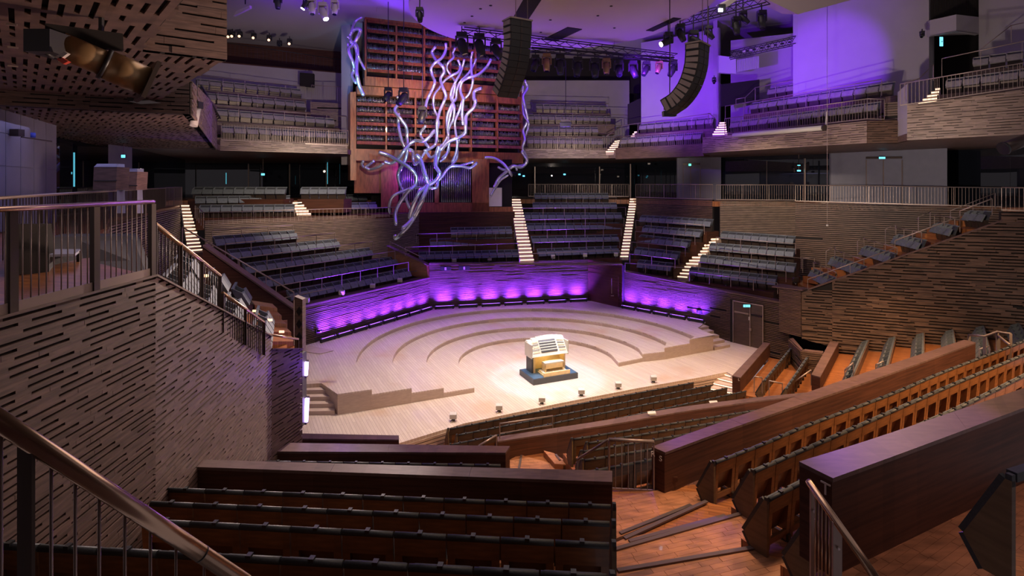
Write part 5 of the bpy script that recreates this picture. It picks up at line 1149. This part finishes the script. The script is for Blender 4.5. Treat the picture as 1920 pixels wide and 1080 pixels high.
mb.build('standing_pipe', 'pipe', org, kind='stuff')
lpanel('display_board', 917, 941, 352, 387, 'white', .05, .1)
# tubes
ts = thing('tube_sculpture', 'cluster of long wavy polished tubes growing over the organ front', 'sculpture', D(750, 440, 40))
def wtube(pts, r=.15, Y=41.5, dy=0):
    n = len(pts); P = smooth([D(x, y, Y+dy*i/max(1, n-1)+(.25*math.sin(i*1.7))) for i, (x, y) in enumerate(pts)], 6); rr = [r]*len(P); rr[0] = r*.85; rr[-1] = r*.6
    MB().tube(P, [q*.88 for q in rr], 10).build('tube', 'tube', ts)
def z1(*p): return [(630+x/6, 10+y/6) for x, y in p]
def z2(*p): return [(630+x/6, 180+y/6) for x, y in p]
def z3_(*p): return [(680+x/6, 280+y/6) for x, y in p]
wtube(z1((1120, 465), (1080, 530), (1120, 610), (1200, 690), (1215, 750), (1175, 830), (1200, 920), (1235, 1010))+z2((1215, 60), (1165, 180), (1135, 300), (1135, 440), (1120, 540), (1060, 590), (985, 620)), .14)
wtube(z1((1235, 425), (1235, 500), (1190, 590), (1110, 650), (1070, 710), (1085, 790), (1110, 860), (1090, 930), (1050, 1010))+z2((1020, 60), (1005, 140)), .13, 41)
wtube(z1((1340, 480), (1315, 540), (1320, 590), (1260, 650), (1250, 720), (1300, 800), (1340, 860))+z1((1330, 960), (1310, 1040))+z2((1320, 60), (1290, 200), (1260, 330), (1255, 450), (1190, 570), (1150, 700), (1130, 800)), .11, 42)
wtube(z1((1370, 610), (1395, 680), (1375, 750), (1300, 790), (1220, 850), (1170, 920), (1110, 1000))+z2((1095, 70), (1110, 160), (1150, 260), (1140, 370), (1060, 450), (1000, 520)), .11, 41.8)
wtube(z1((1445, 605), (1420, 700), (1390, 780), (1340, 870), (1300, 960))+z2((1290, 20), (1330, 120), (1320, 260), (1270, 370), (1265, 490), (1265, 620), (1190, 700)), .12, 42)
wtube(z1((1535, 520), (1520, 620), (1525, 760), (1540, 860), (1500, 990), (1440, 1060))+z2((1420, 60), (1380, 180), (1340, 290), (1345, 400), (1365, 520), (1350, 640), (1300, 760)), .11, 41.3)
wtube(z1((1575, 600), (1550, 670), (1480, 780), (1400, 860), (1360, 950), (1350, 1050))+z2((1300, 100), (1250, 230), (1250, 350), (1270, 470)), .12, 42)
wtube(z1((1745, 605), (1690, 700), (1600, 780), (1500, 810), (1420, 860), (1400, 960), (1430, 1050))+z2((1430, 60), (1420, 200), (1430, 330)), .13, 41)
wtube(z1((1640, 930), (1560, 970), (1555, 1050))+z2((1570, 60), (1550, 130), (1470, 220), (1460, 330), (1450, 420), (1370, 470), (1260, 520), (1170, 620)), .15, 40.8)
wtube(z2((690, 0), (715, 70), (660, 160), (720, 250), (790, 350), (800, 470), (800, 620), (770, 740), (700, 870), (720, 1000), (760, 1080))+z3_((520, 640), (545, 660)), .15, 41)
wtube(z2((705, 190), (700, 300), (720, 430), (770, 570), (860, 620), (870, 720), (890, 770), (930, 740)), .15, 41.5)
wtube(z2((540, 740), (620, 755), (700, 700), (760, 620), (830, 540), (900, 500), (970, 510), (1040, 470), (1110, 380)), .15, 40.5)
wtube(z2((480, 630), (600, 670), (720, 740), (830, 810), (900, 900), (890, 1000), (830, 1060))+z3_((530, 450), (420, 600), (370, 720), (375, 850)), .16, 40.5, -1)
wtube(z2((900, 660), (950, 720), (985, 830), (1010, 910), (1040, 990))+z3_((735, 400), (690, 520), (640, 620), (580, 740), (530, 820), (440, 900)), .2, 40.5, -1.2)
wtube(z2((1010, 330), (950, 430), (1000, 520), (1050, 590)), .13, 41)
wtube(z2((1160, 560), (1130, 660), (1120, 780), (1165, 870), (1120, 950), (1010, 1020))+z3_((640, 480), (570, 620), (520, 780)), .17, 40.5, -1)
wtube(z3_((1290, 150), (1210, 210), (1110, 190))+z2((1280, 800), (1200, 900), (1150, 960), (1130, 1030), (1020, 1040), (900, 1030), (780, 1060))+z3_((340, 530), (300, 640), (305, 720)), .13, 40.8, -.5)
wtube(z2((1550, 740), (1440, 770), (1370, 790), (1300, 790), (1360, 700), (1365, 560), (1390, 480)), .11, 41.5)
wtube(z2((430, 725), (330, 800), (290, 770), (310, 725)), .13, 42); wtube(z2((320, 800), (380, 825), (470, 800), (540, 755)), .12, 41.5)
wtube(z2((1170, 740), (1230, 690), (1260, 600), (1280, 500)), .1, 41.5); wtube(z2((960, 700), (1010, 630), (1070, 690), (1140, 640), (1190, 540)), .12, 41.2)
wtube(z3_((680, 560), (600, 740), (520, 860), (440, 940), (370, 1000), (365, 960)), .17, 39.5); wtube(z3_((1370, 90), (1480, 100), (1580, 160), (1650, 250), (1680, 300)), .14, 44.5)
wtube(z3_((1480, 430), (1530, 330), (1620, 250), (1700, 190), (1790, 200), (1850, 130), (1800, 40))+[(980, 283)], .15, 44.8)
wtube([(984, 150), (989, 165), (981, 180), (984, 200), (989, 225), (981, 245), (984, 262), (980, 278), (987, 295), (984, 308), (970, 312)], .14, 46)
wtube([(981, 160), (980, 195), (982, 215), (991, 232), (985, 255), (980, 272)], .12, 46.3); wtube(z3_((1520, 200), (1600, 230), (1700, 180), (1740, 240)), .12, 45); wtube(z3_((1440, 520), (1500, 420), (1560, 340), (1640, 290)), .1, 45)
def w1_(*p): return [(420+x/6, y/6) for x, y in p]
wtube(w1_((1560, 190), (1480, 240), (1450, 310), (1430, 380)), .13, 40.5); wtube(w1_((1430, 480), (1420, 400), (1480, 330), (1535, 340), (1500, 430), (1440, 520), (1400, 560), (1440, 680), (1470, 780), (1440, 850), (1490, 940)), .16, 40.5)
wtube(w1_((1385, 410), (1440, 460), (1500, 520), (1510, 620), (1540, 700), (1590, 790)), .12, 40.5); wtube(w1_((1470, 490), (1500, 600), (1490, 760), (1500, 860), (1530, 980), (1575, 1080)), .17, 40.3); wtube(w1_((1395, 480), (1410, 600), (1450, 720), (1460, 800)), .13, 40.8)
# ================================================================== CANOPY
cn = thing('acoustic_canopy', 'huge pale round canopy hanging over the stage with dark slots', 'canopy', (2.0, 27.0, 18))
def disc(nm, c, r, z, t, m, a0=0, a1=360, n=72):
    MB().prism([V((c[0]+r*math.cos(math.radians(a0+(a1-a0)*k/n)), c[1]+r*math.sin(math.radians(a0+(a1-a0)*k/n)), z)) for k in range(n)], (0, 0, t)).build(nm, m, cn)
disc('lower_disc', (2.0, 27.0), 7.0, 18.0, .35, 'canopy'); disc('inner_disc', (2.6, 24.6), 6.6, 17.86, .14, 'canopy')
for (x0, y0, x1, y1, w_) in ((1004, -10, 972, 42, .8), (1078, 53, 1030, 76, .9), (1270, 34, 1218, 58, .45)):
    a, b = Z(x0, y0, 17.84), Z(x1, y1, 17.84); MB().bar(a, b, w_, .03).build('slot', 'void', cn)
for x, y in ((920, 11), (901, 17), (885, 31), (871, 43), (1032, 38), (1121, 30), (1146, 12), (1152, 53), (1014, 61)): p = Z(x, y, 17.83); MB().tube([p, p+UP*.02], .07, 10).build('downlight', 'void', cn)
# second ceiling cloud near the top (only its edge shows)
# ================================================================== RIGGING
def moving(lab, x, y, Y, s=1.0, tilt=(0, 0, -1), lens=None, cat='spotlight', name='moving_head_light', m='black', group=None, hang=0):
    p = D(x, y, Y); t = thing(name, lab, cat, p, group); d = V(tilt).normalized(); sd = d.orthogonal().normalized()
    MB().box(p+UP*.32*s, (.36*s, .3*s, .16*s)).build('base_box', m, t)
    for q in (.2*s, -.2*s): MB().bar(p+UP*.28*s+V((q, 0, 0)), p-UP*.1*s+V((q, 0, 0)), .05*s, .14*s).build('yoke_arm', m, t)
    MB().tube([p-d*.2*s, p-d*.12*s, p+d*.15*s, p+d*.42*s], [.09*s, .16*s, .17*s, .13*s], 14).build('head', m, t)
    MB().tube([p+d*.42*s, p+d*.44*s], .115*s, 14).build('lens', lens or 'glass', t)
    MB().bar(p+UP*.40*s, p+UP*(.62*s if not hang else hang-p.z), .05, .05).build('clamp', m, t); return t
def truss(lab, a, b, w_=.3, n=10, m='black', cross=True):
    a, b = V(a), V(b); t = thing('lighting_truss', lab, 'truss', a); d = (b-a).normalized(); s = d.cross(UP).normalized()*w_/2; u = UP*w_/2
    for q in (s+u, -s+u, s-u, -s-u): MB().tube([a+q, b+q], .03, 6).build('chord', m, t)
    for k in range(n): f0, f1 = k/n, (k+1)/n; MB().tube([a.lerp(b, f0)+s-u, a.lerp(b, f1)+s+u], .018, 5).build('brace', m, t); MB().tube([a.lerp(b, f0)-s+u, a.lerp(b, f1)-s-u], .018, 5).build('brace', m, t)
    return t
truss('long black lighting truss hanging under the canopy', D(868, 60, 28.3), D(1266, 108, 34), .4, 18)
truss('short black pipe truss below the long truss', D(995, 93, 30), D(1262, 112, 33.6), .22, 10)
truss('black truss rising behind the east line array', D(1270, 42, 30), D(1440, -2, 26), .4, 12)
for i, (x, y, s, til, m) in enumerate([(866, 86, 1.5, (.3, -.3, -1), 'black'), (899, 88, 1.5, (.25, -.2, -1), 'black'), (930, 96, 1.4, (.6, -.2, -1), 'black'), (1004, 122, 1.15, (-.3, -.4, -1), 'black'), (1025, 120, 1.2, (0, -.1, -1), 'tan'), (1050, 124, 1.35, (.05, -.1, -1), 'black'), (1083, 128, 1.35, (-.1, -.1, -1), 'black'), (1115, 130, 1.35, (.05, -.1, -1), 'black'),
        (1137, 127, 1.15, (0, -.1, -1), 'tan'), (1160, 132, 1.25, (0, -.6, -1), 'black'), (1187, 133, 1.25, (.3, -.2, -1), 'black'), (1212, 132, 1.1, (-.5, -.2, -1), 'black'), (1236, 129, 1.0, (-.4, -.2, -1), 'tan'), (1262, 132, 1.2, (-.5, -.1, -1), 'black')]):
    moving(f'{"bronze" if m=="tan" else "black"} moving-head light hanging from the long truss, {ordn(i)} from its organ end', x, y-3, 28.3+(x-866)/400*5.6, s, til, m=m)
for i, (x, y, s, til, l) in enumerate([(1253, 77, 1.1, (-1, -.3, -.5), 'lens'), (1275, 62, 1.1, (.4, -.2, -1), None), (1300, 75, 1.2, (1, -.2, -.6), None), (1328, 62, .9, (.9, 0, -1), None), (1380, 48, 1.1, (.1, -.1, -1), None), (1393, 34, .9, (.6, -.1, -.6), None), (1428, 36, 1.1, (.05, -.1, -1), None), (1256, 8, 1.1, (-.3, 0, -1), None)]):
    moving(f'black moving-head light around the east line array, {ordn(i)} from the canopy edge' , x, y, 28, s, til, l, hang=22.6)
for i, (x, y, s, til, l, m) in enumerate([(585, 12, 1.1, (.1, -.2, -1), None, 'whitebox'), (576, 5, 1.0, (-.6, -.2, -1), 'lens', 'black'), (606, 22, 1.2, (.45, -.3, -1), 'lens', 'whitebox'), (628, 14, 1.0, (0, -.2, -1), None, 'whitebox'), (521, 2, 1.0, (0, 0, -1), None, 'black')]):
    moving(f'{"white" if m=="whitebox" else "black"} stage spotlight in the bunch left of the canopy, {ordn(i)}'.replace('left of', 'west of'), x, y, 30, s, til, l, m=m, hang=22.6)
moving('black floodlight clipped to the canopy west rim', 787, 28, 24, .8, (.1, -.3, -1), hang=18.1); moving('silver floodlight aimed at the lower organ louvres', 757, 182, 38, 1.6, (-.5, -.3, -.8), hang=22.5); moving('dark floodlight under the organ middle beam', 792, 216, 39, 1.5, (-.2, -.3, -1), hang=22.5)
moving('black spotlight by the silver floodlight', 728, 178, 38.5, 1.3, (-.4, -.5, -.8), hang=22.5); moving('tiny black spot on the tall violet wall', 1729, 66, 32.5, .6, (-.5, -.5, -.5)); moving('tiny black spot beside the tall dark opening', 1339, 152, 42, .7, (-.2, -.5, -.5))
for i, (x, y) in enumerate([(429, 68), (436, 67), (450, 67), (476, 70), (505, 74), (524, 84), (543, 81)]):
    moving(f'follow spot on the dark upper west gallery, {ordn(i)} from the slotted balcony', x, y, 45.5, .9, (.3, -1, -.4), 'lensw' if i != 5 else None)
railing('thin dark railing of the upper west gallery', [D(425, 80, 45), D(640, 112, 49)], 1.0, 2.4, .03, bal=.3, m='black', pm='black')
lp = thing('ceiling_lamp', 'pale flat lamp arm under the violet ceiling at the west', 'lamp', D(455, 15, 36)); MB().prism([D(437, 30, 36), D(443, 21, 36), D(468, 10, 36), D(468, 15, 36)], (0, .3, .05)).build('shade', 'whitebox', lp); MB().bar(D(460, 8, 36), D(460, -5, 36), .06, .06).build('hanger', 'black', lp)
ks = thing('spotlight', 'bright white flood lamp on the east truss throwing a flare', 'spotlight', D(1352, 18, 27)); MB().box(D(1352, 16, 27), (.35, .3, .35)).build('housing', 'black', ks); MB().box(D(1351, 19, 26.8), (.2, .05, .16)).build('lens', 'lens', ks)
lw_ = thing('light_window', 'pale reflector flap above the east truss', 'lamp', D(1370, 8, 27)); MB().prism([D(1345, 12, 27), D(1375, -4, 27), D(1385, -2, 27), D(1356, 18, 27)], (0, .2, .1)).build('flap', 'whitebox', lw_)
# bar of many small lamps along the violet recess
lr = truss('black gantry of small lamps above the violet recess', D(1368, 104, 40), D(1492, 76, 38), .5, 12)
for i in range(16): p = D(1388+i*6.6, 98-i*1.35, 39.3); MB().box(p, (.16, .14, .1)).build('small_lamp', 'whitebox' if i % 2 else 'black', lr)
# line arrays
def linearray(lab, pts, w_, dep, boxes, top_h, aim):
    """pts: top-centre to bottom-centre path of the box fronts"""
    t = thing('line_array', lab, 'loudspeaker', pts[-1]); P = resample(smooth(pts, 8), boxes); aim = V(aim); sx = V((-aim.y, aim.x, 0)).normalized()
    for i in range(boxes):
        a, b = P[i], P[i+1]; d = (b-a); k = (1-.012/d.length); b2 = a+d*k; f = sx.cross(d).normalized(); f = -f if f.dot(aim) < 0 else f
        w2, dp = w_/2*(1.05 if i < top_h else 1), dep
        box = MB().prism([a+sx*w2, a-sx*w2, b2-sx*w2, b2+sx*w2], -f*dp); o = box.build('speaker_box', 'array', t)
        MB().prism([a+sx*w2*.08+f*.004+d*.1, a-sx*w2*.08+f*.004+d*.1, a-sx*w2*.08+f*.004+d*.9, a+sx*w2*.08+f*.004+d*.9], f*.01).build('horn', 'post', o)
        MB().prism([a-sx*(w2+.002)+d*.15-f*dp*.1, a-sx*(w2+.002)+d*.15-f*dp*.9, a-sx*(w2+.002)+d*.8-f*dp*.9, a-sx*(w2+.002)+d*.8-f*dp*.1], -sx*.03).build('side_flange', 'steel', o)
    a = P[0]+UP*.03; MB().bar(a-sx*w_*.55, a+sx*w_*.55, .08, .06).bar(a-sx*w_*.55-aim*dep, a-sx*w_*.55, .06, .06).build('bumper_frame', 'steel', t)
    for k in (-.3, .3): q = a+sx*w_*k; MB().tube([q, xy(q, 21)], .015, 6).build('chain', 'steel', t)
    return t
linearray('tall curved black line array hanging before the organ', [D(978, 37, 20), D(977, 85, 20.1), D(970, 130, 20.4), D(952, 184, 21)], .84, .6, 12, 2, (.5, -.87, 0))
linearray('curved black line array hanging before the violet wall', [D(1322, 83, 21), D(1319, 125, 21.05), D(1306, 165, 21.3), D(1284, 196, 21.6), D(1258, 214, 21.95)], .86, .6, 12, 1, (.75, -.66, 0))
for lab, x, y, Y, s in (('small grey loudspeaker pair hanging before the centre balcony', 1061, 232, 36, .62), ('dark loudspeaker hung below the curved array', 1257, 211, 24, .5)):
    t = thing('hanging_loudspeaker', lab, 'loudspeaker', D(x, y, Y)); p = D(x, y, Y)
    MB().prism([p+V((-s*.55, 0, -s*.3)), p+V((s*.55, 0, -s*.3)), p+V((s*.6, 0, s*.15)), p+V((-s*.6, 0, s*.15))], (0, s*.6, 0)).build('cabinet', 'grey' if Y == 36 else 'black', t)
    MB().box(p+V((0, .1, s*.35)), (s*1.0, s*.3, s*.25)).build('top_unit', 'whitebox' if Y == 36 else 'post', t); MB().tube([p+V((0, .1, s*.4)), xy(p+V((0, .1, 0)), 17.8)], .02, 6).build('cable', 'black', t)
for i, (x, y0, y1, Y) in enumerate([(1152, 53, 92, 32), (1257, 80, 150, 30), (1551, -22, 40, 36), (773, 97, 150, 36), (1551, -97, 380, 30), (706, 14, 22, 40)]):
    tag(MB().tube([D(x, y0, Y), D(x, y1, Y)], .012, 5).build('cable', 'steel', label=f'thin vertical cable hanging in the hall, {ORD[i]}'), cat='cable', group='thin hanging cables')
mic = thing('hanging_microphone', 'tiny pale microphone on a cable before the tall dark slatted wall', 'microphone', D(1551, 422, 30)); MB().tube([D(1551, 421, 30), D(1551, 424, 30)], .06, 8).build('capsule', 'whitebox', mic); MB().tube([D(1551, 380, 30), D(1551, 421, 30)], .01, 5).build('cable', 'steel', mic)
# ================================================================== SMALL THINGS ROUND THE STAGE
def smallspot(lab, p, m='whitebox', s=.28, group=None):
    p = V(p); t = thing('footlight', lab, 'stage light', p, group); MB().box(p+UP*.06*s/.34, (s*.5, s*.5, .06)).build('foot', 'black', t)
    MB().prism([p+V((-s/2, -s*.3, s*.35)), p+V((s/2, -s*.3, s*.35)), p+V((s/2, s*.3, s*.55)), p+V((-s/2, s*.3, s*.55))], (0, -.05, s*.7)).build('housing', m, t)
    MB().box(p+V((0, 0, s*.9)), (s*.8, s*.4, .03)).build('hood', 'black' if m != 'black' else 'whitebox', t); MB().tube([p+V((0, 0, .03)), p+V((-.1, -.25, .02))], .012, 5).build('cable', 'whitebox', t)
for i, (x, y) in enumerate([(850, 789), (936, 772), (1016, 757), (1090, 742), (1159, 729), (1225, 717)]): smallspot(f'pale box footlight on the stage edge, {ORD[i]} from the black column side', Z(x, y, 0))
for i, (x, y, Y) in enumerate([(852, 494, 39.5), (918, 491, 40.2), (1037, 487, 41), (1097, 484, 41.5), (1155, 483, 40.8)]): smallspot(f'small black-footed spotlight on the ledge over the violet back wall, {ORD[i]} from the organ side', D(x, y, Y), s=.3)
for i, (x, y, Y) in enumerate([(575, 571, 29.7), (641, 556, 31.7), (699, 543, 34.1), (750, 532, 36.1)]): smallspot(f'small spotlight on the ledge over the west violet wall, {ORD[i]} from the grey column', D(x, y, Y), s=.3)
for i, (x, y, Y) in enumerate([(1210, 512, 38.1), (1298, 525, 35.7), (1361, 535, 34), (1491, 532, 30.6)]): smallspot(f'small dark spotlight on the ledge over the east violet wall, {ORD[i]} from the dark corner', D(x, y, Y), 'post', s=.3)
for i, (x, y) in enumerate([(588, 641), (1313, 602)]):
    t = thing('camera_robot', ['black remote camera at the foot of the west violet wall', 'black remote camera at the foot of the east violet wall'][i], 'camera', Z(x, y, T4)); p = Z(x, y, T4)
    MB().box(p+UP*.15, (.5, .3, .06)).build('base', 'black', t); MB().tube([p+UP*.15, p+UP*.5], .06, 8).build('pedestal', 'black', t); MB().box(p+UP*.6, (.4, .25, .2)).build('body', 'black', t); MB().tube([p+UP*.6+V((.2, 0, 0)), p+UP*.62+V((.45, 0, 0))], .07, 10).build('lens', 'glass', t)
for i, (x0, x1, y) in enumerate([(825.5, 846, 503), (860.5, 881, 502)]):
    t = thing('wall_monitor', f'dark service opening high on the violet back wall, {ORD[i]} from the organ side', 'panel', W(x0, y, BW0, BW1)); a, b = W(x0, y-3.5, BW0, BW1)-V((0, .12, 0)), W(x1, y-3.5, BW0, BW1)-V((0, .12, 0))
    MB().prism([a, b, b-UP*.28, a-UP*.28], (0, .08, 0)).build('opening', 'black', t); MB().box((a+b)/2-UP*.14-V((0, .02, 0)), (.12, .05, .2)).build('connector', 'whitebox', t)
for i, (x, y, Y) in enumerate([(1222, 777, 19.9), (1338, 757, 21.2)]):
    t = thing('paper', f'crumpled pale paper on a front stalls seat by the long parapet, {ORD[i]}', 'paper', D(x, y, Y)); MB().prism([D(x-7, y-1, Y), D(x+8, y-2, Y), D(x+9, y+1, Y), D(x-3, y+2, Y)], (0, .1, .05)).build('sheet', 'whitebox', t)
# ================================================================== ORGAN CONSOLE
C0, C1_, C2 = Z(1000, 722, 0), Z(1083, 708.5, 0), Z(973, 704, 0)
ux_ = (C1_-C0).normalized(); uy_ = V((-ux_.y, ux_.x, 0)); cc0 = C0+ux_*1.2+uy_*.75
con = thing('organ_console', 'cream and white organ console with curved stop panels on a dark plinth', 'organ console', cc0)
def cp(x, y, z): return cc0+ux_*x+uy_*y+UP*z
def cb(nm, x0, x1, y0, y1, z0, z1, m, par=None): return MB().prism([cp(x0, y0, z0), cp(x1, y0, z0), cp(x1, y1, z0), cp(x0, y1, z0)], (0, 0, z1-z0)).build(nm, m, par or con)
cb('plinth', -1.22, 1.22, -.8, .8, 0, .27, 'plat'); cb('plinth_top', -1.18, 1.18, -.76, .76, .27, .285, 'platb')
cb('side_cheek', -.93, -.85, .0, .62, .285, 1.25, 'plat'); cb('side_cheek', -.84, -.74, -.02, .5, .285, 1.2, 'cream'); cb('side_cheek', .86, .94, -.02, .6, .285, 1.25, 'cream')
cb('back_panel', -.85, .87, .5, .56, .285, 1.3, 'cream'); cb('shelf', -.8, .86, .1, .5, 1.12, 1.17, 'white')
# hood with stop faces
def hood(x0, x1, y0, y1, top=1.78):
    m = MB(); xs = [x0+(x1-x0)*k/8 for k in range(9)]
    for a, b in zip(xs, xs[1:]):
        c0_ = lambda x: .14*(1-((x)/1.0)**2)
        m.prism([cp(a, y0-.05+c0_(a)*-.0, 1.12), cp(a, y0, 1.2), cp(a, y1, top+c0_(a)), cp(a, y1+.22, top+c0_(a)), cp(a, y1+.24, 1.2)], cp(b, 0, c0_(b)-c0_(a))-cp(a, 0, 0) if False else cp(b, 0, 0)-cp(a, 0, 0))
    return m.build('hood', 'white', con)
hood(-1.0, 1.0, -.18, .34)
def slope(x, f): return cp(x, -.20+.52*f, 1.21+f*(.57+.14*(1-x*x)))
for r_ in range(5):
    f = .12+r_*.155
    MB().prism([slope(-.45, f), slope(.45, f), slope(.45, f+.07), slope(-.45, f+.07)], (0, -.02, .02)).build('manual', 'plat' if r_ < 4 else 'grey', con)
    MB().prism([slope(-.45, f+.07), slope(.45, f+.07), slope(.45, f+.12), slope(-.45, f+.12)], (0, -.03, .03)).build('keyboard', 'white', con)
    for sx_ in (-1, 1):
        mb = MB()
        for k in range(7): x = sx_*(.55+k*.055); mb.prism([slope(x, f), slope(x+.035, f), slope(x+.035, f+.05), slope(x, f+.05)], (0, -.02, .02))
        mb.build('stop_tab', 'plat' if r_ % 2 else 'cream', con, kind='stuff')
cb('cheek', -1.03, -.97, -.2, .58, 1.05, 1.72, 'white'); cb('cheek', .97, 1.03, -.2, .58, 1.05, 1.72, 'white')
cb('bench', -.42, .62, -.45, -.1, .78, .84, 'white'); cb('bench_front', -.42, .62, -.45, -.42, .55, .78, 'cream'); cb('bench_leg', -.42, -.36, -.45, -.1, .285, .78, 'cream'); cb('bench_leg', .56, .62, -.45, -.1, .285, .78, 'cream')
cb('pedal_board', -.62, .78, -.72, -.05, .285, .36, 'cream')
for k in range(24): x = -.58+k*.055; MB().prism([cp(x, -.72, .36), cp(x+.032, -.72, .36), cp(x+.032, -.05, .40), cp(x, -.05, .40)], (0, 0, .035)).build('pedal', 'white' if k % 3 else 'cream', con)
cb('pedal_front', -.64, .8, -.76, -.71, .285, .47, 'cream')
